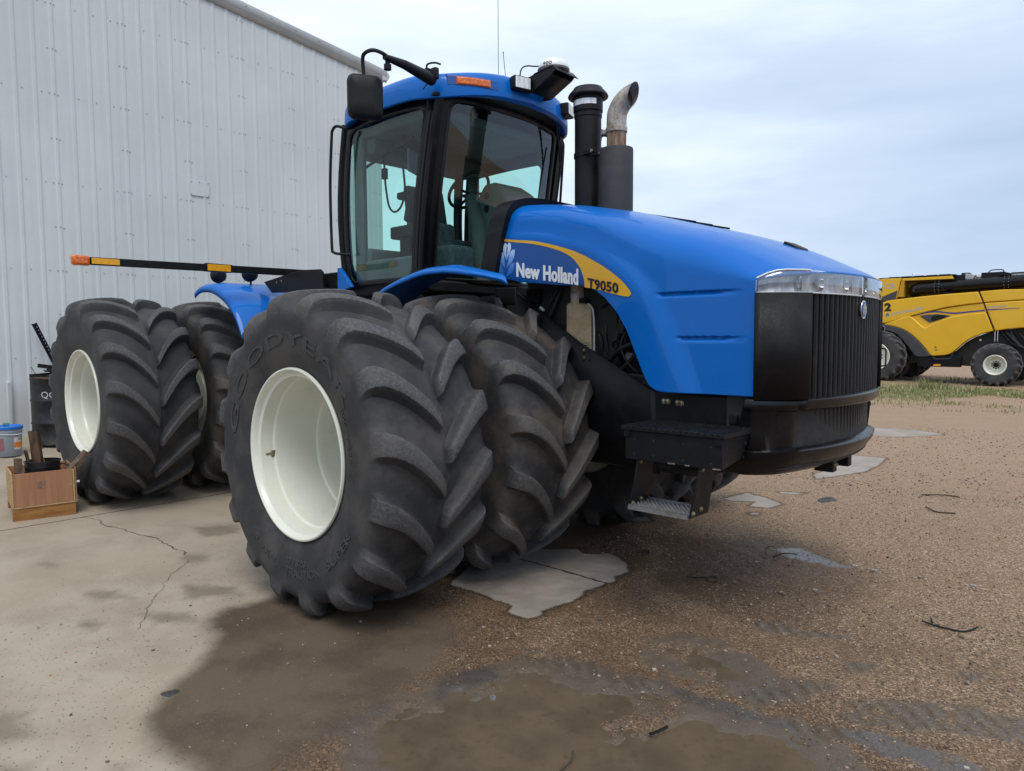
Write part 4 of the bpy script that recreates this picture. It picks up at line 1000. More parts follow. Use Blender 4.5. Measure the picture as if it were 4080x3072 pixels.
# ------------------------------------------------------------------ engine bay seen through the wheel cut-out
mb = MB(); 
mb.prism([(.685, 1.60), (.685, 2.005), (.70, 2.022), (.90, 2.010), (.925, 1.985), (.93, 1.55)], 'y', -.66, -.545)
ENG0 = len(tractor.children)
res = T('coolant_tank', mb, M['reservoir'], bevel=.014, seg=3)
mb = MB(); mb.lathe([(.062, 0), (.062, .19), (.0005, .19)], (.762, -.60, 1.99), 'z', 24); fb = part(res, 'filler_neck', mb, M['reservoir'])
mb = MB(); mb.lathe([(.0635, 0), (.0635, .055)], (.762, -.60, 2.055), 'z', 24); part(res, 'paper_label', mb, M['label'])
mb = MB()
mb.lathe([(.040, 0), (.042, .005), (.042, .032), (.036, .038), (.0005, .038)], (.845, -.635, 2.018), 'z', 20); part(res, 'cap', mb, M['black_satin'])
mb = MB(); mb.tube(bez([(.90, -.665, 2.01), (.945, -.66, 1.96), (.955, -.655, 1.80), (.95, -.65, 1.62)], 6), .007, 8); part(res, 'seam', mb, M['white_plastic'])
part(res, 'lettering', text_mb('CNH', lambda u, v, d: (.700 + .085 * u, -.60 - math.sqrt(max(0, .0645 ** 2 - (.700 + .085 * u - .762) ** 2)), 2.092 + .022 * v), .01), M['black_decal'], smooth=False)
mb = MB()
for k in range(4): mb.bb(.87, .915, -.6615, -.661, 1.66 + k * .016, 1.667 + k * .016)
part(res, 'fine_print', mb, M['stencil'])
HOSES = [([(.92, -.56, 1.93), (1.02, -.57, 1.945), (1.14, -.56, 1.955), (1.3, -.5, 1.97)], .020), ([(.92, -.56, 1.88), (1.03, -.565, 1.885), (1.16, -.56, 1.905), (1.3, -.5, 1.93)], .020),
         ([(1.04, -.60, 1.86), (1.035, -.62, 1.78), (1.05, -.62, 1.68), (1.06, -.60, 1.58), (1.05, -.58, 1.45)], .013), ([(1.15, -.58, 1.90), (1.14, -.60, 1.80), (1.12, -.61, 1.72), (1.13, -.60, 1.62), (1.10, -.58, 1.5)], .022),
         ([(1.05, -.62, 1.55), (1.12, -.64, 1.62), (1.22, -.66, 1.68), (1.34, -.66, 1.72)], .017), ([(1.16, -.62, 1.50), (1.25, -.64, 1.56), (1.34, -.67, 1.64), (1.42, -.68, 1.74)], .019),
         ([(.45, -.60, 1.88), (.47, -.62, 2.0), (.54, -.61, 2.10), (.60, -.58, 2.2)], .017), ([(.46, -.63, 1.86), (.53, -.65, 1.95), (.585, -.64, 2.06), (.61, -.60, 2.18)], .017),
         ([(.93, -.60, 1.78), (.98, -.62, 1.77), (1.0, -.62, 1.70), (.985, -.60, 1.6)], .018), ([(.66, -.58, 1.90), (.55, -.60, 1.89), (.40, -.58, 1.86)], .018), ([(.66, -.56, 1.86), (.55, -.59, 1.84), (.40, -.58, 1.80)], .016), ([(.25, -.58, 2.16), (.33, -.60, 2.08), (.40, -.6, 1.98), (.42, -.6, 1.9)], .010),
         ([(1.22, -.62, 1.80), (1.20, -.66, 1.70), (1.25, -.66, 1.58), (1.33, -.64, 1.5)], .009), ([(1.0, -.62, 1.98), (1.08, -.64, 2.02), (1.15, -.63, 2.0), (1.2, -.6, 1.9)], .012)]
for p, r in HOSES:
    mb = MB(); mb.tube(bez(p, 6), r, 10); T('hose', mb, M['hose'])
mb = MB(); mb.lathe([(.030, 0), (.034, .02), (.034, .06), (.026, .075), (.0005, .075)], (1.15, -.66, 1.70), 'y', 16); mb.bb(1.15, 1.21, -.64, -.60, 1.78, 1.86); T('valve_block', mb, M['dark'], bevel=.005)
mb = MB(); mb.bb(.27, .40, -.66, -.58, 2.03, 2.15)
for k in range(6): mb.bb(.28 + k * .021, .288 + k * .021, -.668, -.66, 2.035, 2.14)
T('fuse_box', mb, M['black_satin'], bevel=.006)
mb = MB(); mb.bb(.02, .25, -.72, -.70, 2.02, 2.16); T('heat_shield', mb, M['black'], bevel=.01)
mb = MB(); mb.box((.44, -.66, 1.985), (.05, .02, .022), Matrix.Rotation(.6, 3, 'Y')); T('white_connector', mb, M['white_plastic'], bevel=.004)
random.seed(12)
for k in range(16):
    x = random.uniform(.30, 1.38); z = random.uniform(1.62, 2.05) if x > .95 else random.uniform(1.95, 2.16)
    if x > 1.2: z = random.uniform(1.5, 1.85)
    dx, dz = random.uniform(-.16, .16), random.uniform(-.35, .35)
    mb = MB(); mb.tube(bez([(x, -.55, z), (x + dx * .4, -.59, z + dz * .4 + random.uniform(-.05, .05)), (x + dx, -.57, z + dz)], 6), random.uniform(.005, .016), 8); T('hose', mb, M['hose'] if k % 4 else M['galv'])
for k in range(12):
    x = random.uniform(.95, 1.35); z = random.uniform(1.55, 2.0)
    mb = MB()
    if k % 2: mb.disc((x, -.56 - random.random() * .04, z), random.uniform(.01, .03), 'y', -.03, 12)
    else: mb.box((x, -.56, z), (random.uniform(.03, .1), .05, random.uniform(.03, .1)), Matrix.Rotation(random.random(), 3, 'Y'))
    T('engine_fitting', mb, M['hose'] if k % 3 else M['galv'], bevel=.004)
for o_ in tractor.children:
    if o_.name.split('.')[0] in ('coolant_tank', 'hose', 'valve_block', 'fuse_box', 'white_connector', 'engine_fitting'): o_.location = (-.135, .195, .008)
# ------------------------------------------------------------------ cab
ZB, ZT = 2.25, 3.79
def cab_side(u, v, sg=-1):          # u 0 rear -> 1 front, v 0 bottom -> 1 top
    xr = -1.90 - .06 * math.sin(PI * min(1, v * .95 + .05)) + .04 * v; xf = -.83 + .265 * max(0, v) ** 1.15
    return (xr + (xf - xr) * u, sg * (.795 + .035 * math.sin(PI * u) + .025 * math.sin(PI * v) + .02 * v), ZB + (ZT - .03 - ZB) * v + .03 * math.sin(PI * u) * v)
def cab_front(u, v):                # u -1 right -> 1 left
    vv = max(0, v)
    y = .82 * u; xf = -.83 + .265 * max(0, v) ** 1.15
    return (xf + (.13 + .02 * math.sin(PI * v)) * (1 - abs(u) ** 2.6), y * (1 + .025 * math.sin(PI * v) + .02 * v), ZB + (ZT - ZB) * v + .02 * (1 - u * u) * v)
def cab_rear(u, v):
    y = .80 * u; return (-1.92 - .06 * math.sin(PI * v) - .05 * (1 - u * u), y, ZB + (ZT - ZB) * v)
def rrect(u0, u1, v0, v1, ru, rv, n=6):
    out = []
    for cx, cy, a0 in ((u1 - ru, v1 - rv, 0), (u0 + ru, v1 - rv, 90), (u0 + ru, v0 + rv, 180), (u1 - ru, v0 + rv, 270)):
        for k in range(n + 1):
            a = R(a0 + 90 * k / n); out.append((cx + ru * math.cos(a), cy + rv * math.sin(a)))
    res = []
    for i in range(len(out)):       # subdivide the straight runs
        a, b = out[i], out[(i + 1) % len(out)]; m_ = 10 if math.hypot(a[0] - b[0], a[1] - b[1]) > .15 else 1
        for k in range(m_): res.append((a[0] + (b[0] - a[0]) * k / m_, a[1] + (b[1] - a[1]) * k / m_))
    return res
def pane(fn, U, V, inner, name, gname, flip, inset, mat=None):
    """glass sheet filling the opening and a black border ring around it"""
    u0, u1, v0, v1, ru, rv = inner
    mb = MB(); G = [[fn(U[0] + (U[1] - U[0]) * i / 16, V[0] + (V[1] - V[0]) * j / 14) for j in range(15)] for i in range(17)]
    mb.grid(np.array(G), flip=flip); gl = T(gname, mb, mat or M['glass'], ang=180)
    loop = rrect(*inner); cu, cv = (u0 + u1) / 2, (v0 + v1) / 2; rings = []
    for t in (0, .33, .66, 1):
        row = []
        for (u, v) in loop:
            du, dv = u - cu, v - cv; s = 1e9
            if du: s = min(s, ((U[1] if du > 0 else U[0]) - cu) / du)
            if dv: s = min(s, ((V[1] if dv > 0 else V[0]) - cv) / dv)
            uu, vv = u + (cu + du * s - u) * t, v + (cv + dv * s - v) * t; p = Vector(fn(uu, vv)); row.append(p)
        rings.append(row)
    cen = Vector((-1.25, 0, 3.0)); out = []
    for row in rings:
        out.append([tuple(p + Vector((p.x - cen.x if name.startswith('wind') or 'rear' in name else 0, p.y, 0)).normalized() * .006) for p in row])
    mb = MB(); mb.grid(np.array(out), cv=True, flip=flip); part(gl, 'glass_border', mb, M['black_gloss'], ang=180, solid=.012, off=0)
    return gl
pane(lambda u, v: cab_side(u, v, -1), (0, 1), (0, 1), (.10, .925, .035, .955, .07, .05), 'side', 'side_window', False, .0)
pane(lambda u, v: cab_side(u, v, 1), (0, 1), (0, 1), (.08, .84, .045, .84, .06, .05), 'side', 'side_window', True, .0)
pane(cab_front, (-.97, .97), (0, 1), (-.80, .80, .03, .965, .08, .05), 'windscreen', 'windscreen', True, .0)
pane(cab_rear, (-1, 1), (0, 1), (-.86, .86, .10, .93, .08, .05), 'rear', 'rear_window', False, .0)
for sg in (-1, 1):
    mb = MB(); pth = [cab_side(1.0, v, sg) for v in np.linspace(-.02, 1.02, 12)]; rows = []
    for p in pth:
        x, y, z = p; rows.append([(x - .03, y + sg * .004, z), (x - .025, y + sg * .020, z), (x + .030, y + sg * .022, z), (x + .055, y + sg * .008, z), (x + .055, y - sg * .05, z), (x - .03, y - sg * .05, z)])
    mb.grid(np.array(rows), cv=True, flip=(sg < 0)); T('cab_pillar', mb, M['black_gloss'], ang=30)
    mb = MB(); mb.tube([(x - .012, y + sg * .024, z) for x, y, z in pth[1:-1]], .011, 8); T('door_seal', mb, M['rubber'])
    mb = MB(); pth = [cab_side(0, v, sg) for v in np.linspace(-.02, 1.02, 8)]; mb.tube([(x, y + sg * .01, z) for x, y, z in pth], .03, 8); T('cab_pillar', mb, M['black_satin'])
    # interior B post and lining
    mb = MB(); mb.bb(-1.80, -1.66, sg * .72, sg * .78, 2.3, 3.7); T('cab_post', mb, M['cab_grey'], bevel=.02)
mb = MB(); mb.bb(-1.93, -.70, -.80, .80, 2.16, 2.27); mb.bb(-1.9, -.85, -.72, .72, 1.9, 2.17); T('cab_floor', mb, M['black_satin'], bevel=.02)
mb = MB()
mb.bb(-1.85, -.62, -.78, .78, 3.64, 3.74); mb.bb(-1.9, -1.55, -.72, .72, 3.50, 3.66); T('cab_ceiling', mb, M['cab_grey'], bevel=.03)
mb = MB(); mb.bb(-1.86, -1.62, -.74, .74, 2.28, 2.62); mb.bb(-1.70, -.95, -.76, -.55, 2.27, 2.50); T('cab_lining', mb, M['cab_grey'], bevel=.03)
# roof shell
def rplan(n=96):
    out = []
    for k in range(n):
        a = 2 * PI * k / n; c, s = math.cos(a), math.sin(a)
        e = .42; x = abs(c) ** e * (1 if c > 0 else -1); y = abs(s) ** e * (1 if s > 0 else -1)
        y = y * .965; x = (-1.16 + .72 * x + .24 * max(0, x) * (1 - (y / .965) ** 2) ** 1.0) if x > 0 else -1.16 + .76 * x - .05 * abs(x) * (1 - (y / .965) ** 2)
        out.append((x, y))
    return out
RP = rplan(); cx = -1.08
lev = [(.90, 3.800, .2), (.955, 3.752, .6), (.985, 3.738, 1), (1.0, 3.745, 1), (1.004, 3.78, 1), (1.002, 3.84, .95), (.995, 3.89, .9), (.982, 3.925, .85), (.96, 3.945, .85), (.92, 3.96, .8), (.8, 3.985, .75), (.50, 4.01, .5), (.25, 4.02, .45), (.0, 4.022, .4)]
rows = []
for s, z, w in lev:
    row = []
    for x, y in RP:
        fr = sm((x + .75) / .5); mid = 1 - (y / .965) ** 2
        row.append((cx + (x - cx) * s, y * s, z + w * (.075 * fr * mid) - (.0 if x > -.8 else 0) + .012 * w * math.sin(PI * (x + 1.9) / 1.6) - .030 * w * fr * (1 - mid)))
    rows.append(row)
mb = MB(); mb.grid(np.array(rows), cv=True, flip=False); roof = T('cab_roof', mb, M['blue'], ang=40)
mb = MB(); mb.grid(np.array([[(cx + (x - cx) * .95, y * .95, 3.80) for x, y in RP], [(cx + (x - cx) * .3, y * .3, 3.80) for x, y in RP]]), cv=True, flip=True); part(roof, 'roof_underside', mb, M['black_satin'])
def roof_pt(y, z):
    """front of the roof band at height z: position and outward direction"""
    best = min((q for q in RP if q[0] > -.9), key=lambda q: abs(q[1] - y)); return best
def front_x(y, z):
    q = [p for p in RP if p[0] > -.8]; q.sort(key=lambda p: p[1]); x = np.interp(y, [p[1] for p in q], [p[0] for p in q])
    s = np.interp(z, [3.78, 3.86, 3.92, 3.97, 4.0], [1.004, 1.002, .995, .982, .96]); return cx + (x - cx) * s
def band(y0, y1, z0, z1, d0, d1, n=8):
    """slab that follows the front of the roof"""
    mb = MB(); rows = []
    for z, d in ((z0, d0), (z0, d1), (z1, d1), (z1, d0)):
        rows.append([(front_x(y, z) + d, y, z + .0) for y in np.linspace(y0, y1, n)])
    mb.grid(np.array(rows), cu=True, flip=False); k = n
    mb.add([rows[0][0], rows[1][0], rows[2][0], rows[3][0]], [(0, 1, 2, 3)]); mb.add([rows[0][-1], rows[1][-1], rows[2][-1], rows[3][-1]], [(3, 2, 1, 0)])
    return mb
part(roof, 'lamp_recess', band(-.79, -.40, 3.835, 3.930, -.05, .005), M['decal_blue'], bevel=.012)
part(roof, 'amber_light', band(-.735, -.475, 3.850, 3.915, -.04, .016), M['amber'], bevel=.012, seg=3)
part(roof, 'lamp_recess', band(-.315, -.06, 3.870, 3.995, -.05, .004), M['black_decal'], bevel=.01)
def worklight(parent, c, rot, w=.175, h=.115, dpt=.085):
    Rm_ = Euler((0, 0, rot)).to_matrix(); mb = MB(); mb.box(c, (dpt, w, h), Rm_); o = part(parent, 'work_light', mb, M['black_satin'], bevel=.014, seg=3)
    f = Vector(c) + Rm_ @ Vector((dpt / 2 + .001, 0, 0)); mb = MB(); mb.box(f, (.004, w * .86, h * .80), Rm_); part(o, 'lens', mb, M['reflector'], bevel=.0015)
    mb = MB()
    for k in range(9): mb.box(f + Rm_ @ Vector((.004, (k - 4) * w * .09, 0)), (.004, .003, h * .74), Rm_)
    part(o, 'lens_rib', mb, M['white_plastic']); return o
worklight(roof, (-.175, -.185, 3.935), -.25)
worklight(roof, (-.26, .56, 3.89), .35)
mb = MB(); mb.bb(-.46, -.36, -.99, -.945, 3.83, 3.92); mb.bb(-.47, -.44, -1.01, -.95, 3.81, 3.93); part(roof, 'mirror_hinge', mb, M['black'], bevel=.008)
mb = MB(); mb.tube(bez([(-.50, -.95, 3.90), (-.47, -.98, 3.96), (-.40, -.96, 3.965), (-.36, -.93, 3.95)], 6), .008, 8); mb.tube(bez([(-.45, -.96, 3.84), (-.47, -1.0, 3.79), (-.52, -.98, 3.78)], 6), .005, 6); part(roof, 'cable', mb, M['rubber'])
mb = MB(); mb.bb(-.62, -.48, -.875, -.80, 3.755, 3.785); mb.tube([(-.60, -.86, 3.77), (-.60, -.86, 3.66)], .014, 8); part(roof, 'door_hinge', mb, M['black'], bevel=.008)
# mirrors on long arms
for sg in (-1, 1):
    mb = MB(); mb.tube([(-.42, sg * .97, 3.835), (-.36, sg * 1.30, 3.85), (-.345, sg * 1.50, 3.85)], [.050, .034, .022], 12); arm = T('mirror_arm', mb, M['black_satin'])
    mb = MB(); mb.tube(bez([(-.345, sg * 1.44, 3.85), (-.36, sg * 1.52, 3.88), (-.44, sg * 1.54, 3.912), (-.53, sg * 1.54, 3.915), (-.575, sg * 1.53, 3.885), (-.575, sg * 1.52, 3.76)], 7), .0145, 10); part(arm, 'tube', mb, M['black_satin'])
    mb = MB(); mb.lathe([(.0005, 0), (.018, 0), (.018, -.035), (.028, -.036), (.028, -.075), (.0005, -.078)], (-.36, sg * 1.46, 3.845), 'z', 14); part(arm, 'knob', mb, M['black_satin'])
    mb = MB(); q = rrect(-.135, .135, -.168, .168, .055, .055, 5); rows = []
    RZ = Matrix.Rotation(sg * .52, 3, 'Z')
    for d, s in ((-.035, .86), (-.035, .97), (-.01, 1.0), (.02, .99), (.045, .90), (.055, .80), (.056, .3)):
        rows.append([tuple(RZ @ Vector((d + .012, y * s, z * s)) + Vector((-.575, sg * 1.515, 3.60))) for y, z in q])
    mb.grid(np.array(rows), cv=True, flip=True); mb.add(rows[-1], [tuple(range(len(q)))[::-1]]); mb.add(rows[0], [tuple(range(len(q)))])
    mr = T('mirror', mb, M['black_satin'], ang=40)
    mb = MB()
    for a, b in ((.095, .125), (-.095, .125), (.095, -.125), (-.095, -.125)): mb.lathe([(.006, 0), (.0005, .003)], tuple(RZ @ Vector((.062, a, b)) + Vector((-.575, sg * 1.515, 3.60))), 'x', 8)
    part(mr, 'mirror_screw', mb, M['black_decal'])
    # grab rails
    mb = MB(); mb.tube(bez([(-1.72, sg * .90, 3.715), (-1.80, sg * .955, 3.745), (-1.865, sg * .96, 3.72), (-1.885, sg * .96, 3.65), (-1.925, sg * .96, 3.21), (-1.92, sg * .96, 2.66), (-1.90, sg * .955, 2.585), (-1.83, sg * .93, 2.565), (-1.78, sg * .85, 2.56)], 5), .0135, 10); T('grab_rail', mb, M['black_satin'])
mb = MB(); mb.tube(bez([(-.70, .86, 3.79), (-.66, .93, 3.79), (-.625, .95, 3.74), (-.62, .95, 3.63), (-.66, .95, 3.15), (-.69, .95, 2.75), (-.74, .88, 2.7)], 5), .0135, 10); T('grab_rail', mb, M['black_satin'])
# wiper
mb = MB(); mb.tube([(-.36, .52, 3.80), (-.44, .67, 3.55), (-.47, .72, 3.44)], .009, 8); mb.tube([(-.365, .56, 3.80), (-.45, .72, 3.5)], .006, 8); mb.tube([(-.455, .74, 3.62), (-.53, .70, 2.95)], .011, 8); T('wiper', mb, M['black_satin'])
# aerials
mb = MB(); mb.tube([(-1.0, .40, 4.02), (-1.0, .40, 5.4)], .0028, 6); T('aerial', mb, M['black_satin'])
mb = MB(); mb.tube([(-1.0, .55, 4.02), (-1.0, .47, 4.60)], .003, 6); mb.lathe([(.006, 0), (.006, .012), (.0005, .012)], (-1.0, .47, 4.59), 'z', 8); T('aerial', mb, M['black_satin'])
# satellite receiver on a black bracket
mb = MB()
tilt = lambda x, y, z: (x, y, z)
for y in (-.09, .17):
    mb.prism([(-.30, 3.96), (-.24, 3.885), (-.13, 3.875), (.10, 3.98), (.14, 4.01), (.11, 4.045), (.0, 4.035), (-.16, 4.01)], 'y', y - .003, y + .003)
mb.add([(-.13, -.09, 3.875), (-.13, .17, 3.875), (.10, .17, 3.98), (.10, -.09, 3.98)], [(0, 1, 2, 3)])
mb.add([(-.10, -.10, 4.022), (-.10, .18, 4.022), (.11, .18, 4.045), (.11, -.10, 4.045)], [(0, 1, 2, 3)])
mb.add([(.11, -.10, 4.045), (.11, .18, 4.045), (.17, .18, 3.985), (.17, -.10, 3.985)], [(0, 1, 2, 3)])
br = T('receiver_bracket', mb, M['black'], ang=20, solid=.006, off=0)
mb = MB()
for y in (-.05, .05, .15):
    mb.lathe([(.009, 0), (.009, -.018), (.0005, -.018)], (.05, y, 4.028), 'z', 6)
part(br, 'receiver_bolt', mb, M['zinc'])
mb = MB(); mb.lathe([(.0005, 0), (.135, 0), (.138, .018), (.130, .05), (.105, .082), (.06, .102), (.0005, .108)], (.0, .05, 4.055), 'z', 40); rc = T('satellite_receiver', mb, M['white_plastic'])
mb = MB(); mb.lathe([(.1395, .002), (.1395, .014)], (.0, .05, 4.055), 'z', 40); part(rc, 'base_band', mb, M['grey_plastic'])
def dome_fn(u, v, d):
    a = R(-92) + (u * .62) ; z = 4.073 + v * .030; r = .1375 - (z - 4.073) * .24; return (.0 + r * math.cos(a) * 1.01, .05 + r * math.sin(a) * 1.01, z)
mb = MB(); mb.lathe([(.05, 0), (.05, .05)], (.0, .05, 4.02), 'z', 20); part(rc, 'foot', mb, M['black_satin'])
part(rc, 'lettering', text_mb('900', dome_fn, .02), M['black_decal'], smooth=False)
mb = MB(); mb.tube(bez([(-.15, -.22, 3.97), (-.15, -.20, 4.05), (-.14, -.14, 4.09), (-.10, -.05, 4.10), (.0, .0, 4.11)], 6), .006, 8); T('cable', mb, M['rubber'])
# interior: seat, wheel, console, monitors
mb = MB(); mb.bb(-1.62, -1.12, -.26, .26, 2.58, 2.72); st = T('driver_seat', mb, M['seat'], bevel=.05, seg=4)
mb = MB(); mb.prism([(-1.66, 2.68), (-1.54, 2.68), (-1.66, 3.30), (-1.74, 3.28)], 'y', -.25, .25); part(st, 'backrest', mb, M['seat'], bevel=.04, seg=4)
mb = MB(); mb.bb(-1.55, -1.15, -.2, .2, 2.27, 2.58); part(st, 'suspension', mb, M['dark'])
mb = MB(); mb.bb(-1.05, -.72, -.52, -.20, 2.34, 2.60); mb.bb(-1.08, -.98, -.52, -.20, 2.56, 2.83); T('trainer_seat', mb, M['seat'], bevel=.05, seg=4)
mb = MB(); c = Vector((-1.02, .0, 3.18)); RM = Matrix.Rotation(R(-42), 3, 'Y'); ring = [tuple(c + RM @ Vector((.215 * math.cos(a), .215 * math.sin(a), 0))) for a in np.linspace(0, 2 * PI, 37)]
mb.tube(ring, .016, 10, cap=False)
sw = T('steering_wheel', mb, M['black_satin'])
mb = MB()
for a in (R(90), R(-90), R(180)): mb.tube([tuple(c + RM @ Vector((.21 * math.cos(a), .21 * math.sin(a), 0))), tuple(c + RM @ Vector((.02 * math.cos(a), .02 * math.sin(a), -.05)))], .014, 8)
mb.lathe([(.06, -.02), (.065, .0), (.0005, .01)], tuple(c + Vector((.0, 0, -.045))), 'z', 20); part(sw, 'spoke', mb, M['black_satin'])
mb = MB(); mb.tube([tuple(c + Vector((.02, 0, -.06))), (-.90, 0, 2.85), (-.86, 0, 2.3)], [.06, .075, .09], 14); T('steering_column', mb, M['cab_grey'])
mb = MB(); mb.prism([(-.96, 2.9), (-.92, 3.12), (-.84, 3.22), (-.72, 3.22), (-.56, 3.12), (-.52, 2.9), (-.62, 2.3), (-.86, 2.3)], 'y', .02, .46); T('dashboard', mb, M['cab_grey'], bevel=.04, seg=3)
mb = MB()
for y, z in ((.017, 3.10), (.017, 2.98)):
    mb.lathe([(.034, 0), (.030, -.008), (.0005, -.006)], (-.80, y, z), 'y', 18)
T('air_vent', mb, M['black_satin'])
mb = MB(); mb.bb(-1.62, -1.25, -.50, -.30, 2.72, 2.84); mb.box((-1.28, -.44, 2.98), (.08, .22, .26), Matrix.Rotation(.3, 3, 'Y')); mb.bb(-1.50, -1.35, -.48, -.34, 2.3, 2.75); mb.box((-1.36, -.46, 3.11), (.20, .16, .07)); T('armrest_console', mb, M['black_satin'], bevel=.02)
mb = MB()
for k, y in enumerate((-.50, -.45, -.40)): mb.lathe([(.012, 0), (.012, .03), (.019, .034), (.019, .05), (.0005, .055)], (-1.33 - .0 * k, y, 3.14), 'z', 10)
T('lever_knob', mb, M['grey_plastic'])
mb = MB(); mb.tube([(-1.90, -.60, 3.42), (-1.10, -.62, 3.58)], .014, 8); T('monitor_rail', mb, M['black_satin'])
mb = MB(); mb.box((-1.12, -.60, 3.36), (.03, .24, .20), Matrix.Rotation(.5, 3, 'Z')); T('monitor', mb, M['grey_plastic'], bevel=.01)
mb = MB(); mb.box((-1.34, -.45, 3.62), (.03, .30, .22), Matrix.Rotation(.35, 3, 'Z')); mb.box((-1.36, -.45, 3.46), (.10, .16, .09)); T('radio_panel', mb, M['black_satin'], bevel=.01)
mb = MB(); mb.tube(bez([(-1.62, -.55, 3.62), (-1.62, -.55, 3.45), (-1.60, -.56, 3.30), (-1.58, -.56, 3.16), (-1.54, -.56, 3.02), (-1.46, -.56, 2.96), (-1.36, -.56, 3.0), (-1.30, -.56, 3.14), (-1.32, -.56, 3.35), (-1.34, -.55, 3.5)], 6), .010, 8); mb.box((-1.61, -.555, 3.34), (.05, .04, .10)); mb.lathe([(.04, 0), (.04, .012)], (-1.62, -.56, 3.52), 'y', 16); T('coiled_cord', mb, M['black_satin'])
# ------------------------------------------------------------------ stacks
ax, ay = .335, .10
mb = MB(); mb.lathe([(.112, 2.55), (.112, 3.60), (.118, 3.605), (.118, 3.63), (.112, 3.632), (.112, 3.645), (.124, 3.65), (.124, 3.77), (.1, 3.78)], (ax, ay, 0), 'z', 48); ai = T('air_intake', mb, M['black_satin'], ang=30)
mb = MB(); mb.lathe([(.13, 3.765), (.166, 3.768), (.170, 3.778), (.160, 3.798), (.128, 3.832), (.120, 3.846), (.0005, 3.849)], (ax, ay, 0), 'z', 48); part(ai, 'rain_cap', mb, M['black_satin'], ang=30)
mb = MB(); mb.lathe([(.117, 3.27), (.120, 3.272), (.120, 3.308), (.117, 3.31)], (ax, ay, 0), 'z', 48); mb.bb(ax + .05, ax + .15, ay - .13, ay - .10, 3.275, 3.305); part(ai, 'clamp', mb, M['black'], ang=30)
rows = [[(ax + .1255 * math.cos(a), ay + .1255 * math.sin(a), z) for a in np.linspace(R(-118), R(-20), 22)] for z in (3.690, 3.735)]
mb = MB(); mb.grid(np.array(rows), flip=False); part(ai, 'sight_window', mb, M['reflector'])
mx_ = .625
mb = MB(); mb.lathe([(.137, 2.50), (.137, 3.285), (.133, 3.298), (.085, 3.305), (.0805, 3.31)], (mx_, ay, 0), 'z', 48); ex = T('exhaust', mb, M['muffler'], ang=30)
mb = MB(); mb.lathe([(.0795, 3.30), (.0795, 3.44)], (mx_, ay, 0), 'z', 40); part(ex, 'neck', mb, M['pipe_rust'])
mb = MB(); mb.lathe([(.083, 3.425), (.088, 3.43), (.088, 3.465), (.083, 3.47)], (mx_, ay, 0), 'z', 40); mb.bb(mx_ - .115, mx_ - .075, ay - .05, ay - .02, 3.43, 3.46); part(ex, 'pipe_clamp', mb, M['pipe_steel'])
mb = MB(); path = bez([(0, 0, 3.44), (0, 0, 3.52), (.008, 0, 3.585), (.042, .006, 3.648), (.092, .014, 3.690), (.145, .02, 3.708)], 7); n = 28; rows = []
P_ = [Vector(p) for p in path]
for i, p in enumerate(P_):
    t = (P_[min(len(P_) - 1, i + 1)] - P_[max(0, i - 1)]).normalized(); w = Vector((0, 1, 0)); w = (w - t * w.dot(t)).normalized(); u = w.cross(t)
    f = i / (len(P_) - 1); cut = max(0, (f - .72) / .28)
    row = []
    for k in range(n):
        a = 2 * PI * k / n; q = p + (u * math.cos(a) + w * math.sin(a)) * .081
        q = q + t * (-.055 * cut * math.cos(a)) * 1.0
        row.append(tuple(q + Vector((mx_, ay, 0))))
    rows.append(row)
mb.grid(np.array(rows), cv=True, flip=True); part(ex, 'outlet_pipe', mb, M['pipe_steel'], solid=.004, off=-1, ang=50)
mb = MB(); mb.add([tuple(Vector(q) * .98 + (P_[-7] + Vector((mx_, ay, 0))) * .02) for q in rows[-7]], [tuple(range(n))]); part(ex, 'pipe_bore', mb, M['black_decal'])
mb = MB(); mb.bb(ax + .1, mx_ - .1, ay - .02, ay + .02, 3.28, 3.30); mb.hexbolt((.472, ay - .132, 3.29), .010, 'y', .010, -1); part(ai, 'brace', mb, M['zinc'])
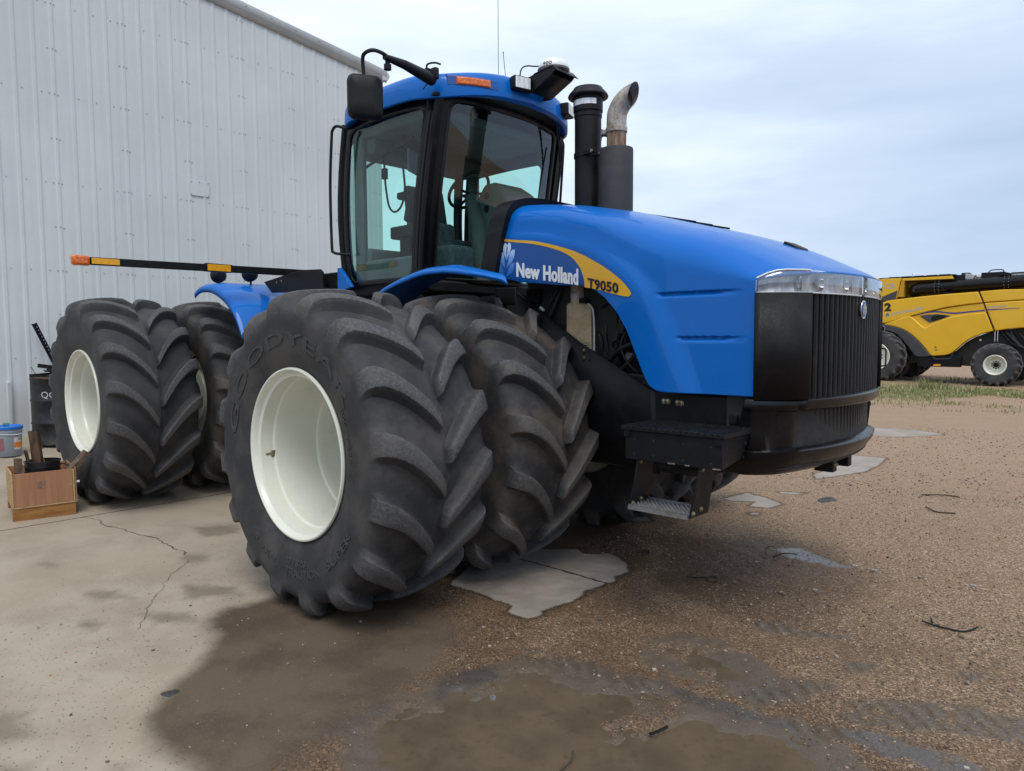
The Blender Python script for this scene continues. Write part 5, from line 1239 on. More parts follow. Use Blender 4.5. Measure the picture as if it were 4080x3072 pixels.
# ------------------------------------------------------------------ fenders
def fender(path, y0, y1, sg, name='fender', lip=.05, thick=.012, cut=0):
    mb = MB(); rows = []
    for x, z in path:
        rows.append([(x, sg * y0, z - lip), (x, sg * (y0 + .004), z - .012), (x, sg * (y0 - .010), z + .008), (x, sg * (y0 - .05), z + .030), (x, sg * (y0 - .20), z + .052), (x, sg * y1, z + .058)])
    rows = [[(x - cut * (y0 - abs(y)) * float(sm((x + .3) / .9)), y, z) for x, y, z in r] for r in rows]
    mb.grid(np.array(rows), flip=(sg > 0)); return T(name, mb, M['blue'], ang=50, solid=thick, off=-1)
for sg in (-1, 1):
    fender(bez([(-1.02, 1.96), (-.80, 2.105), (-.60, 2.185), (-.24, 2.262), (.0, 2.272), (.16, 2.262), (.42, 2.222), (.64, 2.178), (.70, 2.150)], 5), 1.30, .80, sg, lip=.030, cut=1.0)
    fender(bez([(-3.93, 2.275), (-3.84, 2.31), (-3.72, 2.325), (-3.50, 2.305), (-3.25, 2.215), (-3.06, 2.08), (-2.93, 1.92), (-2.86, 1.80)], 5), 1.42, .62, sg, lip=.060)
    mb = MB(); mb.prism([(-1.93, 2.44), (-1.89, 2.44), (-1.70, 2.25), (-1.93, 2.20)], 'y', sg * .86, sg * .90); T('cab_corner_panel', mb, M['blue'], bevel=.006)
    mb = MB(); mb.prism([(-3.36, 2.385), (-2.60, 2.466), (-2.23, 2.450), (-2.19, 2.42), (-2.18, 2.22), (-3.2, 2.26)], 'y', sg * .88, sg * .90); bk = T('bar_bracket', mb, M['black'], bevel=.004)
    mb = MB(); mb.disc((-2.98, sg * .901, 2.375), .012, 'y', sg * .004, 12); mb.disc((-3.08, sg * .901, 2.365), .012, 'y', sg * .004, 12); part(bk, 'bracket_bolt', mb, M['zinc'])
    mb = MB(); mb.bb(-2.35, -1.98, sg * .35, sg * .80, 2.26, 2.42); T('rear_platform', mb, M['black'], bevel=.012)
    for x, y in ((-3.90, 1.15), (-3.50, .98)):
        mb = MB(); mb.tube([(x, sg * y, 2.36), (x, sg * y, 2.42)], .012, 8); wl = T('rear_work_light', mb, M['black_satin'])
        mb = MB(); mb.lathe([(.0005, .06), (.05, .055), (.075, .03), (.085, -.02), (.086, -.04), (.07, -.045), (.0005, -.046)], (x, sg * y, 2.475), 'x', 24); part(wl, 'lamp_body', mb, M['black_satin'])
# width marker bar with amber lamp
for sg in (-1, 1):
    xb = -3.0
    mb = MB(); mb.prism([(sg * .55, 2.440), (sg * 2.73, 2.424), (sg * 2.73, 2.492), (sg * .55, 2.514)], 'x', xb - .045, xb); bar = T('marker_bar', mb, M['black'], bevel=.006)
    mb = MB(); mb.prism([(sg * 1.43, 2.430), (sg * 1.70, 2.430), (sg * 1.70, 2.512), (sg * 1.43, 2.508)], 'x', xb - .055, xb + .012); part(bar, 'sleeve', mb, M['black'], bevel=.004)
    for y0, y1, xx, za, zb_ in ((2.49, 2.719, xb + .0005, 2.434, 2.486), (1.455, 1.690, xb + .0125, 2.438, 2.502)):
        mb = MB(); mb.bb(xx, xx + .003, sg * y0, sg * y1, za, zb_); part(bar, 'reflector', mb, M['bright_label'])
    mb = MB(); mb.bb(xb - .05, xb + .02, sg * 2.735, sg * 2.877, 2.413, 2.502); lm = part(bar, 'amber_lamp', mb, M['amber'], bevel=.02, seg=3)
# ------------------------------------------------------------------ yellow combine harvester across the yard
YC = 24.9
comb = thing('combine_harvester', 'yellow combine harvester numbered 2 parked on the grass behind the tractor', 'combine harvester', (-2.4, 26.6, 0))
def Cp(name, mb, mat, **kw): return part(comb, name, mb, mat, **kw)
def pr(pts, y0, y1): mb = MB(); mb.prism(pts, 'y', y0, y1); return mb
def curve(pts, n=5): return bez(pts, n)
up_ = [(-4.40, 2.24), (-4.41, 3.01), (-4.15, 3.09), (-3.77, 3.13), (-2.99, 3.20), (-2.23, 3.25), (-1.27, 3.29), (-1.115, 2.90), (-1.49, 2.87), (-2.22, 2.775), (-2.97, 2.60), (-3.75, 2.375), (-4.29, 2.225)]
up = Cp('upper_side_panel', pr(up_, YC - .02, YC + .16), M['yellow'], bevel=.035, seg=3)
mid = [(-4.29, 2.20), (-3.75, 2.35), (-2.97, 2.575), (-2.22, 2.75), (-1.49, 2.85), (-1.11, 2.88), (-1.0, 2.57), (-1.0, 2.3), (-1.5, 2.2), (-2.9, 1.9), (-3.6, 2.2)]
Cp('middle_side_panel', pr(mid, YC + .03, YC + .16), M['yellow'], bevel=.015)
low = [(-4.29, 2.195)] + curve([(-3.6, 2.455), (-3.46, 2.475), (-3.33, 2.44), (-2.98, 2.10), (-2.85, 2.065), (-2.70, 2.15), (-2.2, 2.39), (-1.6, 2.515), (-1.005, 2.565)]) + curve([(-.765, 1.91), (-1.03, 1.83), (-1.38, 1.68), (-1.64, 1.49), (-1.94, 1.18), (-2.16, 1.06), (-2.46, 1.03), (-2.66, 1.04), (-2.88, 1.32), (-3.15, 1.63), (-3.42, 1.87), (-3.74, 2.05), (-4.2, 2.165)])
Cp('lower_side_panel', pr(low, YC - .035, YC + .16), M['yellow'], bevel=.045, seg=3)
Cp('rear_side_panel', pr([(-1.075, 2.91), (-1.215, 3.295), (-.58, 3.33), (.6, 3.31), (1.6, 3.1), (1.75, 2.85), (1.3, 2.93), (.07, 2.965)], YC - .015, YC + .16), M['yellow'], bevel=.03, seg=3)
Cp('rear_side_panel', pr([(-.955, 2.58), (-1.06, 2.885), (.07, 2.935), (1.3, 2.90), (1.8, 2.8), (1.75, 2.2), (1.2, 2.06), (.1, 2.01), (-.31, 1.98), (-.715, 1.91)], YC - .03, YC + .16), M['yellow'], bevel=.035, seg=3)
Cp('panel_gap', pr([(-1.27, 3.28), (-1.2, 3.28), (-.71, 1.92), (-.78, 1.92)], YC + .06, YC + .1), M['black_decal'])
Cp('stripe', pr([(-3.36, 2.51)] + curve([(-2.97, 2.612), (-2.71, 2.648), (-2.46, 2.648), (-2.21, 2.605), (-1.89, 2.585), (-1.48, 2.622), (-1.06, 2.655)]) + curve([(-1.05, 2.61), (-1.48, 2.575), (-1.89, 2.535), (-2.09, 2.54), (-2.31, 2.575), (-2.51, 2.60), (-2.71, 2.60), (-2.97, 2.562), (-3.3, 2.50)]), YC + .018, YC + .028), M['stripe_blue'])
Cp('stripe', pr([(-.985, 2.665), (-.04, 2.69), (-.03, 2.673), (-.975, 2.625)], YC - .036, YC - .031), M['stripe_blue'])
Cp('side_inset', pr([(-3.08, 2.48), (-2.91, 2.52), (-2.51, 2.54), (-2.08, 2.47), (-2.38, 2.35), (-2.76, 2.23)], YC + .008, YC + .03), M['fender_grey'], bevel=.01)
Cp('side_inset_flap', pr(curve([(-2.7, 2.30), (-2.71, 2.39), (-2.66, 2.46), (-2.53, 2.50), (-2.31, 2.50), (-2.22, 2.45), (-2.4, 2.36), (-2.63, 2.285)], 4), YC - .004, YC + .01), M['black_satin'], bevel=.006)
Cp('cab_shoulder', pr([(-4.50, 3.07), (-4.56, 3.89), (-4.32, 3.92), (-3.73, 3.91), (-3.78, 3.8), (-3.87, 3.22), (-3.91, 3.12)], YC + .02, YC + .5), M['yellow'], bevel=.02)
Cp('shoulder_side', pr([(-3.735, 3.9), (-3.64, 3.79), (-3.67, 3.21), (-3.86, 3.22)], YC + .06, YC + .6), M['yellow_dark'])
Cp('black_wedge', pr([(-4.51, 3.07), (-4.43, 3.22), (-3.855, 3.46), (-3.91, 3.13)], YC + .008, YC + .03), M['fender_grey'], bevel=.004)
Cp('tank_rail', pr([(-3.73, 3.90), (-2.08, 3.90), (-2.05, 3.79), (-3.72, 3.81)], YC + .05, YC + .35), M['yellow'], bevel=.012)
mb = MB(); mb.bb(-4.4, .3, YC + .6, YC + 2.9, 2.0, 3.80); mb.bb(.3, 1.6, YC + .4, YC + 3.1, 1.9, 3.3); Cp('body', mb, M['yellow_dark'], bevel=.05)
mb = MB(); mb.bb(-4.53, -2.0, YC + .05, YC + 3.3, 3.91, 3.955)
for k in range(5): mb.bb(-4.2 + k * .42, -3.85 + k * .42, YC + .1, YC + 3.2, 3.955, 3.975)
Cp('tank_cover', mb, M['black_satin'], bevel=.01)
tubp = curve([(-3.42, 26.0, 3.30), (-3.40, 25.45, 3.38), (-3.32, 25.24, 3.47), (-3.1, 25.16, 3.51), (-2.59, 25.15, 3.525), (-.48, 25.2, 3.60), (1.2, 25.25, 3.66), (2.2, 25.28, 3.70)], 6)
mb = MB(); mb.tube(tubp, [.19] * 8 + [.215] * (len(tubp) - 8), 24); ub = Cp('unloading_tube', mb, M['black_gloss'])
for x in (-2.59, -.48):
    f = np.interp(x, [p[0] for p in tubp[12:]], range(len(tubp) - 12)); z = 3.525 if x < -2 else 3.60; y = 25.15 if x < -2 else 25.2
    mb = MB()
    for d in (-.035, .03): mb.lathe([(.21, d), (.238, d), (.238, d + .018), (.21, d + .018)], (x, y, z), 'x', 28)
    fl = part(ub, 'flange', mb, M['black'])
    mb = MB()
    for d in (-.055, .07):
        for a in np.linspace(R(100), R(260), 7): mb.disc((x + d, y + .226 * math.cos(a), z + .226 * math.sin(a)), .017, 'x', .01, 8)
    part(ub, 'flange_bolt', mb, M['galv'])
mb = MB()
for i in range(6): mb.disc((-3.33 + .05 * (i % 3), 25.015, 3.43 + .06 * (i // 3) + .02 * (i % 2)), .016, 'y', -.01, 8)
for x in (-3.05, -2.75): mb.disc((x, 25.0, 3.64), .014, 'y', -.008, 8)
part(ub, 'rivet', mb, M['galv'])
mb = MB(); mb.bb(-2.27, -2.1, 24.9, 25.1, 3.24, 3.31); Cp('tube_rest', mb, M['black'], bevel=.01)
mb = MB(); mb.bb(-2.03, -1.72, YC + .2, YC + .9, 3.70, 3.93); mb.bb(-1.86, -1.6, YC + .3, YC + .6, 3.93, 4.0); mb.bb(-1.25, -.55, YC + .3, YC + 1.6, 3.76, 3.97); Cp('engine_deck', mb, M['black_satin'], bevel=.02)
mb = MB(); mb.prism([(-1.72, 3.97), (-1.41, 3.91), (-1.5, 3.72), (-1.76, 3.72)], 'y', YC + .25, YC + .55); mb.tube([(-1.42, YC + .5, 3.84), (-1.15, YC + .5, 3.81), (-.85, YC + .5, 3.80)], [.10, .085, .05], 14); Cp('air_duct', mb, M['galv'], bevel=.01)
mb = MB(); mb.prism([(-.62, 3.97), (-.36, 3.90), (-.44, 3.80), (-.70, 3.86)], 'y', YC + .2, YC + .8); Cp('deck_lid', mb, M['black_satin'], bevel=.01)
Cp('white_panel', pr([(-.35, 3.885), (.6, 3.90), (.6, 3.76), (-.39, 3.77)], YC + .35, YC + .7), M['white_plastic'], bevel=.01)
mb = MB(); mb.bb(-.36, .7, YC + .3, YC + .8, 3.90, 3.925); Cp('panel_cap', mb, M['black_satin'])
mb = MB(); mb.tube(curve([(-1.10, YC + .5, 3.93), (-1.02, YC + .5, 4.03), (-.93, YC + .5, 4.06), (-.70, YC + .5, 4.055), (-.62, YC + .5, 4.02), (-.60, YC + .5, 3.9)], 4), .018, 8); Cp('hand_rail', mb, M['black_satin'])
mb = MB(); mb.tube([(-3.62, YC + 1, 3.95), (-3.62, YC + 1, 4.12)], .006, 6); Cp('aerial', mb, M['black_satin'])
fo = curve([(-4.45, 2.20), (-4.2, 2.165), (-3.74, 2.045), (-3.41, 1.855), (-3.15, 1.62), (-2.88, 1.30), (-2.66, 1.03)], 4); fi_ = curve([(-2.72, 1.0), (-2.97, .98), (-3.18, 1.02), (-3.4, 1.31), (-3.65, 1.63), (-3.92, 1.87), (-4.45, 2.0)], 4)
Cp('front_fender', pr(fo + fi_, YC - .045, YC + .7), M['fender_grey'], bevel=.02)
Cp('underbody', pr([(-3.5, .75), (-3.3, 1.2), (-2.46, 1.10), (-1.92, 1.2), (-1.61, 1.52), (-1.33, 1.70), (-.76, 1.95), (1.6, 2.1), (1.7, 1.5), (.6, 1.0), (.3, .95), (-1.5, .66)], YC + .25, YC + 2.9), M['dark'])
Cp('side_step', pr([(-3.13, .99), (-1.72, 1.01), (-1.73, .62), (-3.12, .62)], YC + .02, YC + .25), M['black'], bevel=.01)
mb = MB(); mb.tube([(-2.60, YC - .02, .98), (-2.52, YC - .03, .90), (-2.05, YC - .03, .92), (-1.95, YC - .02, 1.12)], .018, 8); Cp('side_pipe', mb, M['fender_grey'])
Cp('yellow_label', pr([(-2.58, .715), (-2.35, .72), (-2.345, .655), (-2.58, .645)], YC + .012, YC + .019), M['bright_label'])
mb = MB(); mb.bb(-2.55, -2.49, YC - .037, YC - .0355, 1.30, 1.36); mb.bb(-2.55, -2.46, YC - .037, YC - .0355, 1.21, 1.25); Cp('safety_label', mb, M['stencil'])
mb = MB(); mb.bb(-1.21, -1.15, YC + .2, YC + .249, 1.56, 1.63); Cp('white_tag', mb, M['white_plastic'])
mb = MB(); mb.tube([(-.73, YC + .1, 1.95), (-.73, YC + .1, 1.55)], .014, 8); mb.tube([(-.65, YC + .1, 1.95), (-.65, YC + .1, 1.55)], .014, 8); Cp('gas_strut', mb, M['chrome'])
random.seed(5)
for k in range(10):
    x = -.55 + k * .13; mb = MB(); mb.tube([(x, YC + .15, 1.9 - .02 * k), (x + .25, YC + .12, 1.5 + random.uniform(-.1, .1)), (x + .5, YC + .15, 1.25 + random.uniform(-.1, .15))], random.uniform(.02, .05), 8); Cp('hydraulic_line', mb, M['hose'] if k % 3 else M['black'])
mb = MB(); mb.bb(-1.0, -.3, YC + .25, YC + 3.4, .60, .84); mb.bb(-4.9, -3.5, YC + .9, YC + 2.8, .8, 1.2); Cp('axle', mb, M['dark'])
mb = MB(); mb.tube(curve([(-4.35, 23.9, 1.29), (-3.98, 23.72, 1.295), (-3.87, 23.71, 1.24), (-3.86, 23.71, 1.0), (-3.86, 23.71, .78), (-3.9, 23.72, .665), (-4.3, 23.9, .64)], 5), .030, 8); Cp('ladder_rail', mb, M['black_satin'])
mb = MB(); mb.lathe([(.11, 0), (.13, .012), (.115, .03), (.0005, .03)], (-4.22, 24.35, 2.02), 'y', 24); mr = Cp('round_mirror', mb, M['black_satin']); mb = MB(); mb.lathe([(.118, -.008), (.132, -.004), (.118, .0)], (-4.22, 24.35, 2.02), 'y', 24); part(mr, 'mirror_rim', mb, M['galv'])
# cab at the front, hidden behind the tractor from here
mb = MB(); mb.bb(-6.4, -4.7, YC + .6, YC + 2.8, 1.9, 2.1); mb.bb(-6.4, -4.6, YC + .5, YC + 2.9, 3.8, 4.0); mb.bb(-4.9, -4.6, YC + .6, YC + 2.8, 2.1, 3.8); Cp('cab_frame', mb, M['yellow'], bevel=.06)
mb = MB(); mb.bb(-6.35, -4.9, YC + .7, YC + 2.7, 2.1, 3.8); Cp('cab_glass', mb, M['glass'], bevel=.08)
mb = MB(); mb.prism([(-4.8, 1.4), (-6.9, .45), (-7.0, .9), (-4.9, 2.0)], 'y', YC + .9, YC + 2.5); Cp('feeder_house', mb, M['yellow'], bevel=.03)
def cwheel(c, Rr, w, rimr, seed, bolts=10):
    s = Rr / 1.045; t = tyre(18, .34, Rr, w / 2, rimr, worn=1.0, seed=seed, fat=1.0); shift(t, c)
    wh = bpy.data.objects.new('wheel', None); COL.objects.link(wh); wh.parent = comb; ORG[wh] = ORG[comb]; wh.empty_display_size = .1
    o = obj('tyre', t, M['tyre_worn'], wh, ang=60); set_tops(o, t)
    h = w / 2
    mb = MB(); mb.lathe([(rimr + .012, -h * .86), (rimr + .016, -h * .92), (rimr, -h * .97), (rimr - .02, -h * .92), (rimr - .03, -h * .8), (rimr - .045, -h * .6), (rimr - .055, -h * .5), (rimr - .065, -h * .1), (rimr - .085, -h * .02), (rimr * .7, .0), (rimr * .5, -h * .10), (.0005, -h * .10)], c, 'y', 48); obj('rim', mb, M['cream'], wh, ang=30)
    mb = MB(); mb.lathe([(.085, -h * .09), (.075, -h * .25), (.0005, -h * .27)], c, 'y', 20); obj('hub', mb, M['black_satin'], wh)
    mb = MB()
    for k in range(bolts):
        a = 2 * PI * k / bolts; mb.disc((c[0] + rimr * .36 * math.sin(a), c[1] - h * .10, c[2] + rimr * .36 * math.cos(a)), .024, 'y', -.03, 8)
    part(wh, 'wheel_nut', mb, M['dark']); return wh
cwheel((-.63, 24.82, .735), .755, .58, .335, 11); cwheel((-.63, 28.6, .735), .755, .58, .335, 12)
cwheel((-4.42, 24.65, .98), .995, .60, .50, 13); cwheel((-4.42, 25.45, .98), .995, .60, .50, 14); cwheel((-4.42, 28.0, .98), .995, .60, .50, 15); cwheel((-4.42, 28.8, .98), .995, .60, .50, 16)
def ctext(s, x0, x1, z0, z1, h, y, mat, bold=.02, italic=0, nm='lettering'):
    return Cp(nm, text_mb(s, lambda u, v, d: (x0 + (x1 - x0) * u, y, z0 + (z1 - z0) * u + v * h), bold, italic=italic), mat, smooth=False)
ctext('2', -4.29, -4.045, 2.705, 2.705, .285, YC - .024, M['black_decal'], .06)
ctext('NEW HOLLAND', -4.03, -2.965, 2.515, 2.735, .10, YC - .024, M['silver_letter'], .045)
ctext('CR', -4.32, -3.93, 3.535, 3.535, .20, YC + .016, M['silver_letter'], .03)
ctext('CR9.90', -.965, -.425, 2.70, 2.725, .075, YC - .035, M['silver_letter'], .03, .25)
mb = MB(); mb.disc((-4.175, YC - .0215, 2.545), .085, 'y', -.002, 24); lf = Cp('leaf_disc', mb, M['silver_letter'])
part(lf, 'leaf_emblem', leaf_mb(lambda x, y: (-4.175 + x * .055, YC - .0255, 2.548 + y * .062)), M['stencil'], smooth=False)

# ------------------------------------------------------------------ clutter by the wall
def onr(x): return float(gz(x))
# oil drum
dx, dy = -6.98, -2.015; dz = onr(dx)
drum = thing('oil_drum', 'black steel oil drum with chalk writing, full of scrap, against the white wall', 'drum', (dx, dy, dz))
mb = MB(); Hh = .885
mb.lathe([(.0005, 0), (.280, 0), (.290, .006), (.290, .018), (.284, .025), (.284, .27), (.292, .283), (.292, .297), (.284, .31), (.284, .57), (.292, .583), (.292, .597), (.284, .61), (.284, .86), (.291, .868), (.291, .885), (.278, .885), (.276, .80), (.0005, .80)], (dx, dy, dz), 'z', 56)
part(drum, 'drum_shell', mb, M['drum'], ang=50)
def drum_fn(u, v, d):
    a = math.radians(-48 + 46 * u); r = .2865; return (dx + r * math.cos(a), dy + r * math.sin(a), dz + .635 + v * .085 - .01 * u)
part(drum, 'chalk_writing', text_mb('QC+', drum_fn, -.012), M['chalk'], smooth=False)
random.seed(21)
for k in range(9):
    ln = random.uniform(.25, .5); a = random.uniform(0, PI); c = (dx + random.uniform(-.08, .14), dy + random.uniform(-.13, .13), dz + .90 + .014 * k)
    mb = MB(); rot = Euler((random.uniform(-.12, .12), random.uniform(-.22, .22), a)).to_matrix(); mb.box(c, (ln, .045, .012), rot)
    if k % 3: mb.box(Vector(c) + rot @ Vector((0, .022, .02)), (ln, .008, .045), rot)
    o = obj('scrap_metal', mb, M['scrap'], loc=c, bevel=.002, label='black steel offcut in the heap on top of the oil drum', cat='scrap metal', group='steel offcuts heaped on the oil drum')
mb = MB(); mb.box((dx + .15, dy - .02, dz + .893), (.40, .42, .012), Euler((.02, .03, .4)).to_matrix()); obj('scrap_board', mb, M['wood_brown'], loc=(dx, dy, dz + .89), bevel=.003, label='thin brown board lying under the steel offcuts on the drum', cat='board')
mb = MB(); mb.tube([(dx + .05, dy - .23, dz + .94), (dx + .04, dy - .28, dz + 1.04)], .004, 6); obj('wire', mb, M['scrap'], loc=(dx, dy - .2, dz + .94), label='short wire sticking up from the scrap on the drum', cat='wire')
# perforated angle bar leaning on the wall, its foot beside the drum
p0 = Vector((-6.75, -1.62, onr(-6.75))); p1 = Vector((-7.40, -2.125, 2.02)); d_ = (p1 - p0); ln = d_.length; q = d_.to_track_quat('Z', 'Y').to_matrix()
mb = MB(); c = (p0 + p1) / 2; mb.box(c + q @ Vector((0, .022, 0)), (.004, .045, ln), q); mb.box(c + q @ Vector((.022, 0, 0)), (.045, .004, ln), q)
ab = obj('angle_bar', mb, M['black'], loc=p0, label='black perforated angle bar leaning against the white wall behind the rear tyre', cat='steel bar')
mb = MB(); n = int(ln / .05)
for k in range(n):
    z = -ln / 2 + .025 + k * .05; mb.box(c + q @ Vector((.022, -.0025, z)), (.012, .001, .018), q); mb.box(c + q @ Vector((.0035, .022, z)), (.003, .012, .018), q)
part(ab, 'punched_hole', mb, M['screw'], kind='stuff')
# grey bucket with blue lid
bx_, by_ = -6.60, -2.655; bz = onr(bx_)
bk = thing('lidded_bucket', 'grey plastic bucket with a blue lid and an orange label', 'bucket', (bx_, by_, bz))
mb = MB(); mb.lathe([(.0005, 0), (.130, 0), (.135, .006), (.147, .26), (.150, .262), (.150, .275), (.148, .277), (.149, .300), (.153, .302), (.153, .312), (.150, .315), (.152, .352), (.14, .352)], (bx_, by_, bz), 'z', 56); part(bk, 'bucket_body', mb, M['bucket_grey'])
mb = MB(); mb.lathe([(.158, .335), (.161, .34), (.161, .368), (.156, .374), (.146, .374), (.142, .362), (.0005, .358)], (bx_, by_, bz), 'z', 56); part(bk, 'lid', mb, M['lid_blue'])
def wrap(a0, a1, z0, z1, r=.1475, n=14):
    mb = MB(); mb.grid(np.array([[(bx_ + (r + .012 * ((z - .0) / .26 - 1)) * math.cos(a), by_ + (r + .012 * (z / .26 - 1)) * math.sin(a), bz + z) for a in np.linspace(R(a0), R(a1), n)] for z in np.linspace(z0, z1, 6)])); return mb
part(bk, 'white_label', wrap(12, 58, .085, .235), M['label']); part(bk, 'orange_label', wrap(12, 58, .11, .175, .1485), M['orange_label'])
part(bk, 'red_label', wrap(-62, -30, .07, .23), surf('pink print', (.30, .12, .14), (.22, .10, .12), 40, rough=.6))
def bl_(u, v, d):
    a = R(32 + 25 * u); r = .1495; return (bx_ + r * math.cos(a), by_ + r * math.sin(a), bz + .205 + v * .02)
part(bk, 'lettering', text_mb('FRAS', bl_, .03), M['stencil'], smooth=False)
mb = MB(); mb.tube([(bx_ + .155 * math.cos(a), by_ + .155 * math.sin(a), bz + .29 - .02 * math.sin((a - R(-50)) * 1.2)) for a in np.linspace(R(-70), R(90), 14)], .004, 6); part(bk, 'handle', mb, M['white_plastic'])
mb = MB(); mb.lathe([(.028, 0), (.034, .055), (.036, .055), (.030, 0), (.0005, .001)], (bx_ + .04, by_ - .02, bz + .360), 'z', 24); obj('glass_jar', mb, M['glass'], loc=(bx_ + .04, by_ - .02, bz + .36), label='small clear jar standing on the blue bucket lid', cat='jar')
# plywood crate on boards
cz = onr(-4.0)
cr = thing('plywood_crate', 'open plywood crate stamped HT standing on yellow boards beside the rear tyre', 'crate', (-4.25, -2.96, cz))
U = Vector((.075, .535, 0)).normalized(); V_ = Vector((-U.y, U.x, 0)) * 1.0
O = Vector((-4.03, -3.185, .199))
Wd, Dp, Hc = .535, .60, .325
def slab(o, u, v, w, a, b, c_):
    mb = MB(); P8 = [o + u * (a if i & 1 else 0) + v * (b if i & 2 else 0) + w * (c_ if i & 4 else 0) for i in range(8)]
    mb.add(P8, [(0, 2, 3, 1), (4, 5, 7, 6), (0, 1, 5, 4), (2, 6, 7, 3), (0, 4, 6, 2), (1, 3, 7, 5)])
    fix = u.cross(v).dot(w)
    if fix < 0: mb.f = [f[::-1] for f in mb.f]
    return mb
Zv = Vector((0, 0, 1))
Vb = Vector((-U.y, U.x, 0))          # into the crate (towards -X)
if Vb.x > 0: Vb = -Vb
part(cr, 'front_panel', slab(O + U * .012, U, Vb, Zv, Wd - .045, .011, Hc), M['wood_box'], bevel=.0015)
part(cr, 'side_panel', slab(O - Vb * .004 - U * .0, U, Vb, Zv, .011, Dp, Hc + .008), M['wood_edge'], bevel=.0015)
part(cr, 'side_panel', slab(O + U * (Wd - .012) - Vb * .012, U, Vb, Zv, .011, Dp, Hc + .012), M['wood_box'], bevel=.0015)
part(cr, 'corner_post', slab(O + U * (Wd - .030) - Vb * .002, U, Vb, Zv, .014, .03, Hc - .004), M['wood_edge'], bevel=.0015)
part(cr, 'back_panel', slab(O + Vb * (Dp - .012) + U * .012, U, Vb, Zv, Wd - .03, .011, Hc), M['wood_box'], bevel=.0015)
part(cr, 'floor', slab(O + U * .0 - Zv * .012, U, Vb, Zv, Wd, Dp, .012), M['wood_edge'], bevel=.0015)
for k in (0, 1):
    part(cr, 'base_board', slab(O + Vb * (.008 + k * (Dp - .06)) - Zv * (.199 - cz) , U, Vb, Zv, Wd - .012, .035, .199 - cz - .013), M['wood_pine'], bevel=.003)
def stamp(mb, x0, x1, z0, z1): mb.add([O + U * (.012 + a) - Vb * .0015 + Zv * b for a, b in ((x0, z0), (x1, z0), (x1, z1), (x0, z1))], [(0, 1, 2, 3)])
mb = MB()
for a in ((.212, .264, .232, .2335), (.212, .264, .162, .1635), (.212, .2135, .162, .233), (.2625, .264, .162, .233), (.255, .262, .222, .230)): stamp(mb, *a)
for k in range(4): stamp(mb, .196, .207, .172 + k * .013, .176 + k * .013)
stamp(mb, .200, .2025, .168, .228)
part(cr, 'stamp_frame', mb, M['stencil'], smooth=False)
for s, x0, x1, z, h in (('BE-', .217, .240, .212, .014), ('101180', .217, .258, .193, .012), ('HT', .217, .236, .168, .018)):
    part(cr, 'stamp_lettering', text_mb(s, lambda u, v, d: tuple(O + U * (.012 + x0 + (x1 - x0) * u) - Vb * .0018 + Zv * (z + v * h)), .03), M['stencil'], smooth=False)
mb = slab(O + U * (Wd - .07) - Vb * .002 + Zv * .168, U, Vb, Zv, .045, .004, .008); part(cr, 'splinter', mb, M['wood_edge'])
mb = slab(O + U * (Wd + .002) - Vb * .004 + Zv * .185, U, Vb, Zv, .025, .002, .022); part(cr, 'paper_tag', mb, M['white_plastic'])
# black bucket standing in the crate
b0 = O + U * .285 + Vb * .27; b0.z = .201
bb = thing('open_bucket', 'black open bucket holding broken timber, standing in the crate', 'bucket', b0)
mb = MB(); mb.lathe([(.0005, 0), (.132, 0), (.138, .01), (.150, .29), (.158, .292), (.158, .302), (.150, .304), (.152, .335), (.160, .338), (.160, .348), (.152, .350), (.153, .385), (.160, .387), (.160, .400), (.148, .400), (.135, .02), (.0005, .015)], b0, 'z', 56); part(bb, 'bucket_body', mb, M['bucket_black'], ang=45)
mb = MB(); mb.tube(bez([tuple(b0 + Vector((.02, .16, .345))), tuple(b0 + Vector((.06, .20, .335))), tuple(b0 + Vector((.14, .20, .30))), tuple(b0 + Vector((.19, .10, .27))), tuple(b0 + Vector((.19, -.02, .25)))], 6), .006, 8); part(bb, 'handle', mb, M['bucket_black'])
def plank(name, a, b, w, t, mat, label, cat, roll=0, jag=0):
    a, b = Vector(a), Vector(b); d = b - a; ln = d.length; q = d.to_track_quat('Z', 'Y').to_matrix() @ Matrix.Rotation(roll, 3, 'Z'); mb = MB()
    nseg = 7; rows = []
    for i in range(nseg + 1):
        z = ln * i / nseg; row = []
        for (x, y) in ((-w / 2, -t / 2), (-w / 6, -t / 2), (w / 6, -t / 2), (w / 2, -t / 2), (w / 2, t / 2), (w / 6, t / 2), (-w / 6, t / 2), (-w / 2, t / 2)):
            jj = (random.uniform(-jag, jag * .5) if i == nseg else 0)
            row.append(tuple(a + q @ Vector((x + random.uniform(-.0015, .0015), y + random.uniform(-.0015, .0015), z + jj))))
        rows.append(row)
    mb.grid(np.array(rows), cv=True, flip=False); mb.add(rows[0], [tuple(range(8))[::-1]]); mb.add(rows[-1], [tuple(range(8))])
    bmf = obj(name, mb, mat, loc=a, bevel=.002, ang=30, label=label, cat=cat)
    me = bmf.data; bm = bmesh.new(); bm.from_mesh(me); bmesh.ops.recalc_face_normals(bm, faces=bm.faces); bm.to_mesh(me); bm.free(); return bmf
random.seed(3)
plank('broken_timber', b0 + Vector((.03, -.02, .03)), b0 + Vector((.05, -.075, .72)), .085, .055, M['wood_brown'], 'dark brown broken timber with a jagged top, standing in the black bucket', 'timber', .5, .05)
plank('timber_offcut', b0 + Vector((-.02, .09, .08)), b0 + Vector((-.05, -.06, .53)), .10, .03, M['wood_yellow'], 'pale yellow pine offcut leaning inside the black bucket', 'timber', .6)
plank('timber_splinter', b0 + Vector((.04, -.09, .20)), b0 + Vector((.06, -.155, .52)), .03, .018, M['wood_brown'], 'thin brown splinter at the left edge of the black bucket', 'timber', .3, .02)
